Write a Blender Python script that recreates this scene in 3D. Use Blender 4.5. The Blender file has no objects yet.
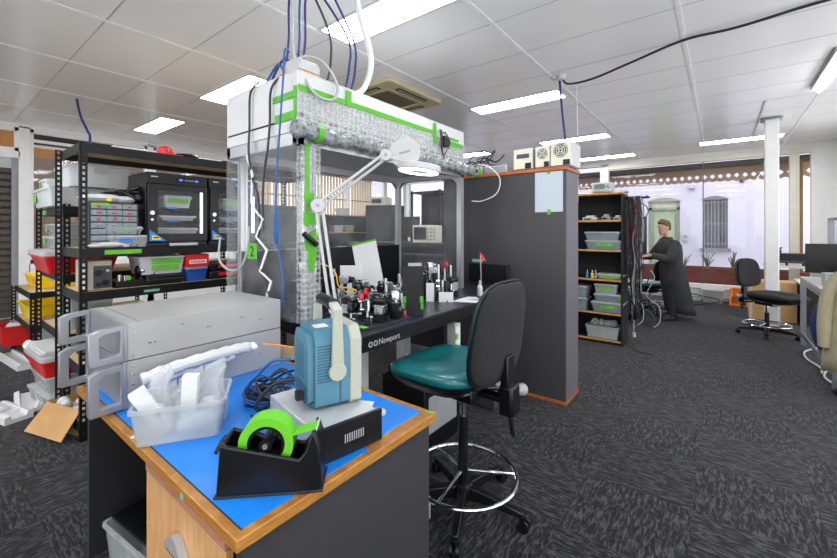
import bpy, bmesh, math, random
from mathutils import Vector, Matrix

S = bpy.context.scene
COL = S.collection
PI = math.pi
rad = math.radians
rnd = random.Random(11)


# ------------------------------------------------------------------ materials
def lin(h):
    h = h.lstrip('#')
    out = []
    for i in (0, 2, 4):
        c = int(h[i:i + 2], 16) / 255
        out.append(c / 12.92 if c <= .04045 else ((c + .055) / 1.055) ** 2.4)
    return (*out, 1.0)


MATS = {}


def new_mat(name):
    m = bpy.data.materials.new(name)
    m.use_nodes = True
    nt = m.node_tree
    nt.nodes.clear()
    out = nt.nodes.new('ShaderNodeOutputMaterial')
    MATS[name] = m
    return m, nt, out


def nd(nt, typ, ins=None, **kw):
    n = nt.nodes.new(typ)
    for k, v in kw.items():
        setattr(n, k, v)
    for k, v in (ins or {}).items():
        n.inputs[k].default_value = v
    return n


def coords(nt, scale=(1, 1, 1), rot=(0, 0, 0)):
    tc = nd(nt, 'ShaderNodeTexCoord')
    mp = nd(nt, 'ShaderNodeMapping')
    mp.inputs['Scale'].default_value = scale
    mp.inputs['Rotation'].default_value = rot
    nt.links.new(tc.outputs['Object'], mp.inputs['Vector'])
    return mp.outputs['Vector']


def plain(name, hexc, rough=.5, metal=0.0, var=.08, nscale=9.0, bump=0.0, bscale=120.0, coat=0.0, spec=.5, stretch=(1, 1, 1)):
    """Principled surface whose colour wanders a little with a noise texture."""
    m, nt, out = new_mat(name)
    p = nd(nt, 'ShaderNodeBsdfPrincipled')
    p.inputs['Roughness'].default_value = rough
    p.inputs['Metallic'].default_value = metal
    p.inputs['Coat Weight'].default_value = coat
    p.inputs['Specular IOR Level'].default_value = spec
    v = coords(nt, stretch)
    n = nd(nt, 'ShaderNodeTexNoise', {'Scale': nscale, 'Detail': 3.0})
    nt.links.new(v, n.inputs['Vector'])
    c = lin(hexc)
    r = nd(nt, 'ShaderNodeValToRGB')
    r.color_ramp.elements[0].position = .3
    r.color_ramp.elements[1].position = .7
    r.color_ramp.elements[0].color = (*[x * (1 - var) for x in c[:3]], 1)
    r.color_ramp.elements[1].color = (*[min(1, x * (1 + var)) for x in c[:3]], 1)
    nt.links.new(n.outputs['Fac'], r.inputs['Fac'])
    nt.links.new(r.outputs['Color'], p.inputs['Base Color'])
    if bump:
        n2 = nd(nt, 'ShaderNodeTexNoise', {'Scale': bscale, 'Detail': 2.0})
        nt.links.new(v, n2.inputs['Vector'])
        b = nd(nt, 'ShaderNodeBump', {'Strength': bump, 'Distance': .01})
        nt.links.new(n2.outputs['Fac'], b.inputs['Height'])
        nt.links.new(b.outputs['Normal'], p.inputs['Normal'])
    nt.links.new(p.outputs['BSDF'], out.inputs['Surface'])
    return m


def wood(name, a, b, scale=18.0, stretch=(1, 8, 8), rough=.45):
    m, nt, out = new_mat(name)
    p = nd(nt, 'ShaderNodeBsdfPrincipled', {'Roughness': rough})
    v = coords(nt, stretch)
    n = nd(nt, 'ShaderNodeTexNoise', {'Scale': scale * .3, 'Detail': 5.0, 'Distortion': .6})
    nt.links.new(v, n.inputs['Vector'])
    r = nd(nt, 'ShaderNodeValToRGB')
    r.color_ramp.elements[0].position = .35
    r.color_ramp.elements[1].position = .68
    r.color_ramp.elements[0].color = lin(a)
    r.color_ramp.elements[1].color = lin(b)
    nt.links.new(n.outputs['Fac'], r.inputs['Fac'])
    nt.links.new(r.outputs['Color'], p.inputs['Base Color'])
    nt.links.new(p.outputs['BSDF'], out.inputs['Surface'])
    return m


def clear(name, hexc, opac, rough=.15, bubbles=0.0, spec=.5, var=.1):
    """See-through plastic or glass: part of the light passes straight through."""
    m, nt, out = new_mat(name)
    p = nd(nt, 'ShaderNodeBsdfPrincipled', {'Base Color': lin(hexc), 'Roughness': rough, 'Specular IOR Level': spec})
    t = nd(nt, 'ShaderNodeBsdfTransparent', {'Color': (.97, .98, .98, 1)})
    mix = nd(nt, 'ShaderNodeMixShader')
    v = coords(nt)
    if bubbles:
        vo = nd(nt, 'ShaderNodeTexVoronoi', {'Scale': bubbles, 'Randomness': .3})
        nt.links.new(v, vo.inputs['Vector'])
        r = nd(nt, 'ShaderNodeMapRange', {'From Min': .15, 'From Max': .62, 'To Min': max(0, opac - .22), 'To Max': min(1, opac + .4)})
        nt.links.new(vo.outputs['Distance'], r.inputs['Value'])
        b = nd(nt, 'ShaderNodeBump', {'Strength': .9, 'Distance': .012})
        b.invert = True
        nt.links.new(vo.outputs['Distance'], b.inputs['Height'])
        nt.links.new(b.outputs['Normal'], p.inputs['Normal'])
    else:
        n = nd(nt, 'ShaderNodeTexNoise', {'Scale': 6.0, 'Detail': 3.0})
        nt.links.new(v, n.inputs['Vector'])
        r = nd(nt, 'ShaderNodeMapRange', {'From Min': .3, 'From Max': .7, 'To Min': max(0, opac * (1 - var)), 'To Max': min(1, opac * (1 + var))})
        nt.links.new(n.outputs['Fac'], r.inputs['Value'])
        b = nd(nt, 'ShaderNodeBump', {'Strength': .25, 'Distance': .02})
        nt.links.new(n.outputs['Fac'], b.inputs['Height'])
        nt.links.new(b.outputs['Normal'], p.inputs['Normal'])
    nt.links.new(r.outputs['Result'], mix.inputs['Fac'])
    nt.links.new(t.outputs['BSDF'], mix.inputs[1])
    nt.links.new(p.outputs['BSDF'], mix.inputs[2])
    nt.links.new(mix.outputs['Shader'], out.inputs['Surface'])
    return m


def glow(name, hexc, strength):
    m, nt, out = new_mat(name)
    e = nd(nt, 'ShaderNodeEmission', {'Color': lin(hexc), 'Strength': strength})
    nt.links.new(e.outputs['Emission'], out.inputs['Surface'])
    return m


def pane(name, tint=(.93, .98, .96, 1), refl=.06):
    m, nt, out = new_mat(name)
    t = nd(nt, 'ShaderNodeBsdfTransparent', {'Color': tint})
    g = nd(nt, 'ShaderNodeBsdfGlossy', {'Roughness': .02})
    f = nd(nt, 'ShaderNodeFresnel', {'IOR': 1.45})
    mx = nd(nt, 'ShaderNodeMixShader')
    k = nd(nt, 'ShaderNodeMath', operation='MULTIPLY')
    k.inputs[1].default_value = .45
    nt.links.new(f.outputs['Fac'], k.inputs[0])
    nt.links.new(k.outputs[0], mx.inputs['Fac'])
    nt.links.new(t.outputs['BSDF'], mx.inputs[1])
    nt.links.new(g.outputs['BSDF'], mx.inputs[2])
    nt.links.new(mx.outputs['Shader'], out.inputs['Surface'])
    return m


def carpet():
    m, nt, out = new_mat('carpet')
    p = nd(nt, 'ShaderNodeBsdfPrincipled', {'Roughness': .93, 'Specular IOR Level': .15})
    p.inputs['Sheen Weight'].default_value = .1
    tc = nd(nt, 'ShaderNodeTexCoord')
    fac = []
    for sc, seed in (((26, 120, 1), 0), ((120, 26, 1), 3.7)):
        mp = nd(nt, 'ShaderNodeMapping')
        mp.inputs['Scale'].default_value = sc
        mp.inputs['Location'].default_value = (seed, seed, 0)
        nt.links.new(tc.outputs['Object'], mp.inputs['Vector'])
        n = nd(nt, 'ShaderNodeTexNoise', {'Scale': .62, 'Detail': 2.0, 'Roughness': .6, 'Distortion': .8})
        nt.links.new(mp.outputs['Vector'], n.inputs['Vector'])
        fac.append(n.outputs['Fac'])
    ck = nd(nt, 'ShaderNodeTexChecker', {'Scale': 2.0, 'Color1': (0, 0, 0, 1), 'Color2': (1, 1, 1, 1)})
    off = nd(nt, 'ShaderNodeMapping')
    off.inputs['Location'].default_value = (.11, .13, .25)
    nt.links.new(tc.outputs['Object'], off.inputs['Vector'])
    nt.links.new(off.outputs['Vector'], ck.inputs['Vector'])
    mx = nd(nt, 'ShaderNodeMix')
    nt.links.new(ck.outputs['Fac'], mx.inputs[0])
    nt.links.new(fac[0], mx.inputs[2])
    nt.links.new(fac[1], mx.inputs[3])
    r = nd(nt, 'ShaderNodeValToRGB')
    e = r.color_ramp.elements
    e[0].position, e[1].position = .38, .62
    e[0].color, e[1].color = lin('#08080a'), lin('#404042')
    k = r.color_ramp.elements.new(.5)
    k.color = lin('#1b1b1d')
    nt.links.new(mx.outputs[0], r.inputs['Fac'])
    nt.links.new(r.outputs['Color'], p.inputs['Base Color'])
    b = nd(nt, 'ShaderNodeBump', {'Strength': .6, 'Distance': .006})
    nt.links.new(mx.outputs[0], b.inputs['Height'])
    nt.links.new(b.outputs['Normal'], p.inputs['Normal'])
    nt.links.new(p.outputs['BSDF'], out.inputs['Surface'])


def ruled(name, paper, ink, scale, thr=.72):
    """Paper with faint printed rows (illegible print)."""
    m, nt, out = new_mat(name)
    p = nd(nt, 'ShaderNodeBsdfPrincipled', {'Roughness': .6})
    v = coords(nt, (scale, scale, scale))
    br = nd(nt, 'ShaderNodeTexBrick', {'Color1': lin(paper), 'Color2': lin(paper), 'Mortar': lin(ink), 'Scale': 1.0,
                                       'Mortar Size': .025, 'Brick Width': .9, 'Row Height': .28})
    br.offset = 0
    nt.links.new(v, br.inputs['Vector'])
    nt.links.new(br.outputs['Color'], p.inputs['Base Color'])
    nt.links.new(p.outputs['BSDF'], out.inputs['Surface'])


def brick(name, a, b, mortar):
    m, nt, out = new_mat(name)
    p = nd(nt, 'ShaderNodeBsdfPrincipled', {'Roughness': .8})
    v = coords(nt, (1, 1, 1), (rad(90), 0, 0))
    br = nd(nt, 'ShaderNodeTexBrick', {'Color1': lin(a), 'Color2': lin(b), 'Mortar': lin(mortar), 'Scale': 4.2, 'Mortar Size': .012})
    nt.links.new(v, br.inputs['Vector'])
    nt.links.new(br.outputs['Color'], p.inputs['Base Color'])
    nt.links.new(p.outputs['BSDF'], out.inputs['Surface'])


carpet()
plain('ceiling_panel', '#ececec', .22, 0, .02, 1.5, spec=.8)
plain('ceiling_bar', '#e6e8e8', .4)
plain('joint', '#a9abac', .7)
plain('wall_paint', '#dcdcd8', .6, 0, .03)
plain('white_paint', '#e9e9e6', .45, 0, .03)
plain('cream_paint', '#d8d4c4', .5, 0, .04)
plain('black_metal', '#0c0c0d', .5, 0, .15, spec=.3)
plain('black_plastic', '#0a0b0e', .34, 0, .15, spec=.4)
plain('black_matte', '#131416', .7, 0, .15)
plain('dark_grey', '#3a3a3e', .5, 0, .06)
plain('laminate_grey', '#3a393b', .42, 0, .05)
plain('laminate_edge', '#5f5b62', .5, 0, .05)
plain('desk_grey', '#303032', .5, 0, .06)
plain('steel', '#c6c9cc', .25, .85, .06)
plain('chrome', '#d8dadd', .12, 1.0, .03)
plain('aluminium', '#bfc2c5', .38, .75, .05, 14)
plain('brushed_case', '#aaaaa8', .42, .35, .02, 3)
plain('panel_silver', '#9a9da2', .34, .6, .05)
plain('grey_plastic', '#8d9093', .45)
plain('light_grey', '#b9bbbb', .5)
plain('blue_mat', '#1479d6', .4, 0, .06, 5)
plain('teal_vinyl', '#0c5f63', .28, 0, .1, 6, .15, 60, .2)
plain('teal_piping', '#0f8e9a', .4)
plain('scope_blue', '#3d7186', .45, 0, .05)
plain('scope_dark', '#27546a', .5, 0, .06)
plain('scope_beige', '#a2a698', .5, 0, .04)
plain('beige_plastic', '#b8b2a0', .55, 0, .05)
plain('white_plastic', '#b6b8b8', .35, 0, .03)
plain('white_foam', '#cbcdcd', .75, 0, .03)
plain('paper', '#d6d8d8', .7, 0, .02)
plain('green_tape', '#50a81e', .55, 0, .08, 20)
plain('green_roll', '#5cb41b', .5, 0, .06, 20)
plain('green_label', '#64b529', .5, 0, .12, 40)
plain('teal_tape', '#6fb59c', .5)
plain('red_plastic', '#c4161a', .35, 0, .08)
plain('yellow_plastic', '#f2cf12', .38, 0, .06)
plain('orange_plastic', '#f28a12', .4, 0, .06)
plain('blue_plastic', '#1c4e9c', .35, 0, .08)
plain('navy_fabric', '#1b2a63', .8, 0, .2, 12, .4, 50)
plain('blue_cable', '#1a5290', .45)
plain('navy_cable', '#232f6e', .45)
plain('black_cable', '#17181c', .45)
plain('dark_cable', '#2c3038', .5)
plain('white_cable', '#dfe1e1', .45)
plain('grey_cable', '#a9abab', .5)
plain('yellow_cable', '#e8b81c', .45)
plain('red_cable', '#741419', .45)
plain('pink_knob', '#d63a72', .4)
plain('khaki_fabric', '#9c967a', .9, 0, .1, 14, .5, 90)
plain('black_fabric', '#1a1a1b', .9, 0, .15, 40, .3, 200)
plain('coat_fabric', '#353638', .9, 0, .18, 10, .4, 60)
plain('trouser', '#25262a', .9)
plain('skin', '#c79a7e', .5, 0, .05)
plain('hair', '#6a4a2e', .7, 0, .25, 60)
plain('lip', '#9c5f54', .5)
plain('eye_white', '#e8e6e0', .3)
plain('eye_dark', '#1a1512', .3)
plain('facade', '#c3c2d2', .8, 0, .02, 2)
plain('facade_trim', '#74747f', .7)
plain('door_green', '#a7b49f', .5)
plain('door_frame', '#8d9a86', .55)
plain('bars', '#7c8088', .5)
plain('dark_glass', '#4d5058', .15)
plain('valance', '#c4a68a', .8, 0, .06)
plain('awning', '#4a463f', .8)
plain('plant_green', '#6d7f5a', .6, 0, .2)
plain('pavement', '#c8c6c2', .85)
plain('shutter', '#4b443f', .5, 0, .06)
plain('dark_void', '#25211d', .8)
plain('porch_tan', '#877668', .8, 0, .1)
plain('porch_orange', '#b47a3c', .7, 0, .1)
plain('ac_beige', '#b3a888', .5, 0, .05)
plain('ac_grille', '#6f664f', .6)
plain('cream_scope', '#d6d3c0', .5)
plain('screen', '#10151a', .15)
plain('screen_green', '#5f7a6c', .3)
plain('blind', '#d9c39c', .7, 0, .06)
plain('sticker_blue', '#1d7fd0', .4)
plain('sticker_yellow', '#f0d322', .4)
plain('breadboard', '#262934', .33, .1)
plain('optic_red', '#c0202a', .35, .2)
plain('lens', '#55686c', .08, 0, .1)
plain('pink_plastic', '#e0406a', .5)
wood('oak_edge', '#8e5c22', '#ac7832', 18, (4, 4, 30))
wood('beech', '#b98a58', '#cf9f6c', 14, (8, 8, 1.2))
wood('beech_pink', '#a07058', '#b5876c', 14, (3, 12, 12))
wood('cherry_edge', '#9a5020', '#b5642c', 16, (2, 8, 8))
wood('shelf_edge', '#b5803c', '#cc9850', 16, (2, 8, 8))
wood('chipboard', '#bfa67e', '#d2bc94', 40, (1, 1, 1), .7)
wood('cardboard', '#b38a58', '#c59d6a', 6, (1, 1, 4), .85)
wood('timber', '#8e6a44', '#a8845a', 10, (8, 8, 1))
clear('clear_tub', '#c2c7c8', .42, .25)
clear('clear_lid', '#ccd0d0', .6, .3)
clear('clear_film', '#d5dadd', .13, .12, var=.6)
clear('bag_film', '#d2d5d5', .36, .2, var=.6)
plain('silver_top', '#b9bcbe', .4, .3, .04)
clear('frosted_tub', '#dde1e1', .72, .3)
clear('smoke_tub', '#9aa6ac', .6, .25)
clear('bubble_wrap', '#b9bcbc', .5, .15, bubbles=26)
clear('bubble_post', '#b6baba', .36, .16, bubbles=34)
clear('roll_film', '#8d9395', .6, .1, bubbles=34)
glow('tube_light', '#fafcff', 26.0)
glow('ring_light', '#ffffff', 14.0)
glow('cabinet_led', '#f4f8ff', 2.4)
glow('display_blue', '#5f66ff', 2.0)
pane('glass', (.97, .97, .98, 1))
pane('glass_edge', (.25, .55, .5, 1))
plain('glass_green', '#2c6b63', .15)
ruled('printed_sheet', '#dfe8ee', '#b4bec8', 22)
brick('brick_red', '#7b3b30', '#8a4a3c', '#6d5248')


# ------------------------------------------------------------------ mesh builder
class MB:
    def __init__(s, mat=None):
        s.bm = bmesh.new()
        s.names = []
        s.T = Matrix.Identity(4)
        s.k = 0
        if mat:
            s.m(mat)

    def m(s, name):
        if name not in s.names:
            s.names.append(name)
        s.k = s.names.index(name)
        return s

    def at(s, loc=(0, 0, 0), rz=0, rx=0, ry=0):
        s.T = Matrix.Translation(loc) @ Matrix.Rotation(rz, 4, 'Z') @ Matrix.Rotation(ry, 4, 'Y') @ Matrix.Rotation(rx, 4, 'X')
        return s

    def V(s, p):
        return s.bm.verts.new(s.T @ Vector(p))

    def F(s, vs):
        try:
            f = s.bm.faces.new(vs)
            f.material_index = s.k
            f.smooth = True
            return f
        except ValueError:
            return None

    def loft(s, loops, cap0=True, cap1=True, closed=True):
        L = [[s.V(p) for p in lp] for lp in loops]
        for a, b in zip(L, L[1:]):
            n = len(a)
            for i in range(n if closed else n - 1):
                j = (i + 1) % n
                s.F((a[i], a[j], b[j], b[i]))
        if cap0:
            s.F(list(reversed(L[0])))
        if cap1:
            s.F(L[-1])
        return s

    def box(s, x0, y0, z0, x1, y1, z1):
        if x0 > x1: x0, x1 = x1, x0
        if y0 > y1: y0, y1 = y1, y0
        if z0 > z1: z0, z1 = z1, z0
        return s.loft([[(x0, y0, z0), (x1, y0, z0), (x1, y1, z0), (x0, y1, z0)],
                       [(x0, y0, z1), (x1, y0, z1), (x1, y1, z1), (x0, y1, z1)]])

    def cyl(s, p0, p1, r0, r1=None, n=14, caps=True):
        r1 = r0 if r1 is None else r1
        p0, p1 = Vector(p0), Vector(p1)
        d = (p1 - p0).normalized()
        u = d.orthogonal().normalized()
        w = d.cross(u)
        lp = lambda p, r: [p + (u * math.cos(t) + w * math.sin(t)) * r for t in [2 * PI * i / n for i in range(n)]]
        return s.loft([lp(p0, r0), lp(p1, r1)], caps, caps)

    def lathe(s, prof, c=(0, 0, 0), n=24, axis='z', cap=True):
        loops = []
        for r, h in prof:
            lp = []
            for i in range(n):
                t = 2 * PI * i / n
                a, b = max(r, 1e-4) * math.cos(t), max(r, 1e-4) * math.sin(t)
                q = {'z': (a, b, h), 'x': (h, a, b), 'y': (b, h, a)}[axis]
                lp.append((q[0] + c[0], q[1] + c[1], q[2] + c[2]))
            loops.append(lp)
        return s.loft(loops, cap, cap)

    def prism(s, poly, axis, lo, hi):
        def q(p, h):
            return {'z': (p[0], p[1], h), 'x': (h, p[0], p[1]), 'y': (p[0], h, p[1])}[axis]
        return s.loft([[q(p, lo) for p in poly], [q(p, hi) for p in poly]])

    def ring(s, outer, inner, axis, lo, hi):
        """plate with a hole; the two outlines have the same number of points"""
        def q(p, h):
            return {'z': (p[0], p[1], h), 'x': (h, p[0], p[1]), 'y': (p[0], h, p[1])}[axis]
        n = len(outer)
        A, B = [s.V(q(p, lo)) for p in outer], [s.V(q(p, lo)) for p in inner]
        C, D = [s.V(q(p, hi)) for p in outer], [s.V(q(p, hi)) for p in inner]
        for i in range(n):
            j = (i + 1) % n
            s.F((A[i], A[j], B[j], B[i]))
            s.F((C[j], C[i], D[i], D[j]))
            s.F((A[j], A[i], C[i], C[j]))
            s.F((B[i], B[j], D[j], D[i]))
        return s

    def tube(s, pts, r, n=7, smooth=True, closed=False):
        P = [Vector(p) for p in pts]
        if smooth and len(P) > 2:
            Q = []
            N = len(P)
            for i in range(N if closed else N - 1):
                g = (lambda k: P[k % N]) if closed else (lambda k: P[min(max(k, 0), N - 1)])
                a, b, c, d = g(i - 1), g(i), g(i + 1), g(i + 2)
                for k in range(6):
                    t = k / 6
                    Q.append(.5 * (2 * b + (c - a) * t + (2 * a - 5 * b + 4 * c - d) * t * t + (3 * b - a - 3 * c + d) * t ** 3))
            if not closed:
                Q.append(P[-1])
            P = Q
        loops = []
        u = None
        N = len(P)
        for i in range(N):
            d = (P[(i + 1) % N] - P[i - 1]) if closed else (P[min(i + 1, N - 1)] - P[max(i - 1, 0)])
            if d.length < 1e-9:
                d = Vector((0, 0, 1))
            d.normalize()
            u = d.orthogonal() if u is None else (u - d * u.dot(d))
            if u.length < 1e-6:
                u = d.orthogonal()
            u.normalize()
            w = d.cross(u)
            rr = r[i] if isinstance(r, (list, tuple)) and len(r) == N else (r if not isinstance(r, (list, tuple)) else r[0])
            loops.append([P[i] + (u * math.cos(2 * PI * k / n) + w * math.sin(2 * PI * k / n)) * rr for k in range(n)])
        if closed:
            loops.append(loops[0])
            return s.loft(loops, False, False)
        return s.loft(loops)

    def ball(s, c, r, n=14, k=8):
        rx, ry, rz = (r, r, r) if not isinstance(r, (tuple, list)) else r
        loops = []
        for j in range(k + 1):
            t = -PI / 2 + PI * j / k
            q = max(math.cos(t), .02)
            loops.append([(c[0] + rx * q * math.cos(2 * PI * i / n), c[1] + ry * q * math.sin(2 * PI * i / n), c[2] + rz * math.sin(t)) for i in range(n)])
        return s.loft(loops)

    def tub(s, w, d, h, taper=.88, r=.02, wall=.003, rim=.008):
        """open container, centred, standing on z=0, wider at the rim"""
        def rr(f, z, o=0):
            return [(x, y, z) for x, y in rrect(w * f + o * 2, d * f + o * 2, r)]
        s.loft([rr(taper, 0), rr(1, h - .012), rr(1, h - .012, rim), rr(1, h, rim), rr(1, h, -wall), rr(taper, wall, -wall)])
        return s

    def build(s, name, parent=None, loc=None, rz=0, bev=0, seg=2, sub=0, sharp=35, mat=None):
        me = bpy.data.meshes.new(name)
        bmesh.ops.recalc_face_normals(s.bm, faces=s.bm.faces[:])
        s.bm.to_mesh(me)
        s.bm.free()
        for nme in s.names:
            me.materials.append(MATS[nme])
        me.set_sharp_from_angle(angle=rad(sharp))
        o = bpy.data.objects.new(name, me)
        COL.objects.link(o)
        if parent:
            o.parent = parent
        if loc:
            o.location = loc
        o.rotation_euler.z = rz
        if bev:
            b = o.modifiers.new('bevel', 'BEVEL')
            b.width, b.segments, b.limit_method, b.angle_limit = bev, seg, 'ANGLE', rad(40)
            b.harden_normals = False
        if sub:
            q = o.modifiers.new('sub', 'SUBSURF')
            q.levels = q.render_levels = sub
        return o


def rrect(w, d, r, n=4):
    r = min(r, w * .49, d * .49)
    out = []
    for cx, cy, a in ((w / 2 - r, d / 2 - r, 0), (-w / 2 + r, d / 2 - r, 90), (-w / 2 + r, -d / 2 + r, 180), (w / 2 - r, -d / 2 + r, 270)):
        for i in range(n + 1):
            t = rad(a + 90 * i / n)
            out.append((cx + r * math.cos(t), cy + r * math.sin(t)))
    return out


def tag(o, label=None, cat=None, group=None, kind=None):
    if label: o['label'] = label
    if cat: o['category'] = cat
    if group: o['group'] = group
    if kind: o['kind'] = kind
    return o


def thing(name, label, cat, loc=(0, 0, 0), rz=0, group=None):
    o = bpy.data.objects.new(name, None)
    o.empty_display_size = .1
    COL.objects.link(o)
    o.location = loc
    o.rotation_euler = (0, 0, rz)
    return tag(o, label, cat, group)


def struct(o):
    o['kind'] = 'structure'
    return o


def copy_tree(o, loc=None, rz=None, label=None, parent=None, group=None):
    c = o.copy()
    COL.objects.link(c)
    if parent: c.parent = parent
    if loc is not None: c.location = loc
    if rz is not None: c.rotation_euler.z = rz
    if label: c['label'] = label
    if group: c['group'] = group
    for ch in list(o.children):
        copy_tree(ch, parent=c)
    return c


def cable(name, pts, r, mat, label, group=None, n=6, smooth=True, closed=False):
    P = [Vector(p) for p in pts]
    o0 = P[0].copy()
    b = MB(mat)
    b.tube([p - o0 for p in P], r, n, smooth, closed)
    return tag(b.build(name, loc=o0, sharp=80), label, 'cable', group)


def text(name, body, size, loc, rot, mat, parent):
    cu = bpy.data.curves.new(name, 'FONT')
    cu.body = body
    cu.size = size
    cu.extrude = .0006
    cu.align_x = 'LEFT'
    cu.materials.append(MATS[mat])
    o = bpy.data.objects.new(name, cu)
    COL.objects.link(o)
    bpy.context.view_layer.update()
    me = bpy.data.meshes.new_from_object(o.evaluated_get(bpy.context.evaluated_depsgraph_get()))
    bpy.data.objects.remove(o)
    o = bpy.data.objects.new(name, me)
    COL.objects.link(o)
    o.parent = parent
    o.location = loc
    o.rotation_euler = rot
    return o

# ================================================================== THE ROOM
XL, XR, YB, YF, ZC = -8.1, 1.75, -4.0, 9.75, 2.96
struct(MB('carpet').box(XL - .1, YB - .1, -.05, XR + .1, YF + .02, 0).build('floor'))
struct(MB('ceiling_panel').box(XL - .2, YB - .2, ZC, XR + .2, YF + .1, ZC + .06).build('ceiling'))
b = MB('ceiling_bar')
for i in range(-7, 3):
    x = -.235 + 1.13 * i
    if XL < x < XR:
        b.box(x - .016, YB, ZC - .004, x + .016, YF, ZC)
struct(b.build('trim_1'))
b = MB('joint')
for i in range(-12, 12):
    y = 3.27 + .6 * i
    b.box(XL, y - .004, ZC - .0015, XR, y + .004, ZC)
struct(b.build('trim_2'))
b = MB('wall_paint').box(XR, YB, 0, XR + .1, YF, .15).box(XR, YB, 2.85, XR + .1, YF, ZC).box(XR, 8.2, .15, XR + .1, YF, 2.85)  # out of view; window openings added so daylight brightens room and ceiling
for k in range(8):
    b.box(XR, YB + k * 1.64, .15, XR + .1, YB + k * 1.64 + .08, 2.85)
struct(b.build('wall_right'))
b = MB('wall_paint').box(XL - .1, YB - .1, 0, XR + .1, YB, .4).box(XL - .1, YB - .1, 2.85, XR + .1, YB, ZC)  # unseen wall behind the camera, opened up with added windows for extra daylight
for k in range(7):
    b.box(XL + k * 1.62, YB - .1, .4, XL + k * 1.62 + .1, YB, 2.85)
struct(b.build('wall_back'))

# left wall: shopfront of shutters and windows
b = MB('white_paint')
b.box(XL - .12, YB, 2.9, XL, YF, ZC)
b.box(XL - .12, YB, 0, XL, -.35, ZC)
for y0, y1 in ((.93, 1.05), (2.55, 2.65), (4.15, 4.25), (5.7, 5.8), (7.25, 7.35), (8.8, 8.9), (9.65, 9.75)):
    b.box(XL - .12, y0, 0, XL, y1, 2.92)
b.box(XL - .12, 1.04, 0, XL, YF, .9)
b.box(XL - .12, -.36, 2.45, XL, .94, 2.55)
struct(b.build('wall_left'))
b = MB('shutter')
for k in range(24):
    z = .02 + k * .1
    b.prism([(XL - .09, z), (XL - .06, z + .02), (XL - .06, z + .08), (XL - .09, z + .099)], 'y', -.35, .86)
b.m('grey_plastic').box(XL - .1, .86, 0, XL - .03, .93, 2.45)
b.m('white_plastic').box(XL - .11, -.35, 2.3, XL - .04, .86, 2.45)
struct(b.build('door_1'))


def left_window(n, y0, y1, z0, z1, rail=None):
    f = MB('white_paint')
    f.box(XL - .1, y0, z0, XL - .02, y0 + .04, z1).box(XL - .1, y1 - .04, z0, XL - .02, y1, z1)
    f.box(XL - .1, y0, z0, XL - .02, y1, z0 + .05).box(XL - .1, y0, z1 - .05, XL - .02, y1, z1)
    if rail:
        f.box(XL - .09, y0, rail, XL - .03, y1, rail + .04)
    fr = struct(f.build('window_%d' % n))
    MB('glass').box(XL - .065, y0 + .04, z0 + .05, XL - .06, y1 - .04, z1 - .05).build('pane', fr)


left_window(1, -.35, .93, 2.55, 2.9)
left_window(2, 1.05, 2.55, .9, 2.9, 2.72)
left_window(3, 2.65, 4.15, .9, 2.9)
left_window(4, 4.25, 5.7, .9, 2.9)
left_window(5, 5.8, 7.25, .9, 2.9)
left_window(6, 7.35, 8.8, .9, 2.9)
# the verandah outside the left windows
b = MB('porch_tan').box(-9.4, -1.5, 0, -9.35, 1.25, 2.35).box(-9.4, 1.25, 0, -9.35, 5.75, 2.66)
b.m('porch_orange').box(-9.4, 1.25, 2.66, -9.35, 5.75, 2.82).box(-9.4, -1.5, 2.35, -9.35, 1.25, 3.3)
b.m('dark_void').box(-9.4, 1.25, 2.87, -9.35, 5.75, 3.3).box(-9.4, -1.5, 3.3, -8.2, 5.75, 3.35)
b.m('cream_paint').box(-9.4, 1.25, 2.82, -9.34, 5.75, 2.87)
struct(b.build('exterior_wall_verandah'))
# slatted timber blinds in the far left windows
for i, (y0, y1, lab) in enumerate(((4.29, 5.66, 'tan slatted blind in left window seen past the hanging cables'), (5.84, 7.21, 'tan slatted blind in far left window behind the dark bookcase'),
                                   (7.39, 8.2, 'tan slatted blind half covering the window by the corner post'))):
    t = thing('window_blind', lab, 'blind', (XL + .03, y0, 1.7), 0, 'slatted window blinds')
    b = MB('blind')
    n = int((y1 - y0) / .1)
    for k in range(n):
        b.box(-.008, k * .1, 0, .008, k * .1 + .07, 1.1)
    b.build('slat_panel', t)
    MB('timber').box(-.02, -.02, 1.1, .02, y1 - y0, 1.15).box(-.015, -.02, .5, .015, y1 - y0, .53).build('head_rail', t)

# window wall at the far end
b = MB('white_paint')
b.box(XL, YF, 2.87, 1.28, YF + .14, ZC + .06)
b.box(XL, YF, 0, 1.28, YF + .14, .23)
b.box(1.28, YF, 0, XR + .1, YF + .14, ZC)
for x0, x1 in ((-8.1, -7.95), (-5.1, -4.95), (-2.21, -2.04)):
    b.box(x0, YF, .2, x1, YF + .14, 2.9)
struct(b.build('wall_front'))
b = MB('white_paint').box(-2.04, YF - .05, .23, 1.28, YF + .12, .31)
struct(b.build('sill_front'))
struct(MB('cream_paint').box(-2.04, YF - .04, 2.78, 1.28, YF + .1, 2.87).box(1.0, YF + .02, .3, 1.13, YF + .14, 2.8).build('trim_3'))
b = MB('joint').box(XL, YF - .012, 0, XR, YF, .06)
struct(b.build('baseboard_front'))
for n, x0, x1 in ((7, -7.95, -5.1), (8, -4.95, -2.21), (9, -2.04, -.285), (10, -.27, 1.0)):
    w = MB('glass').box(x0, YF + .06, .3, x1, YF + .066, 2.8)
    struct(w.build('window_%d' % n))
struct(MB('glass_green').box(-.287, YF + .052, .31, -.267, YF + .074, 2.8).build('window_joint'))
b = MB('white_paint')
b.box(.49, 7.26, 0, .64, 7.40, ZC - .02)
b.m('grey_plastic').box(.45, 7.22, ZC - .03, .68, 7.44, ZC - .01)
struct(b.build('pillar_white', bev=.012))
b = MB('light_grey')
b.box(.42, 6.3, ZC - .012, .44, 9.7, ZC - .001)
struct(b.build('trim_4'))

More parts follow.
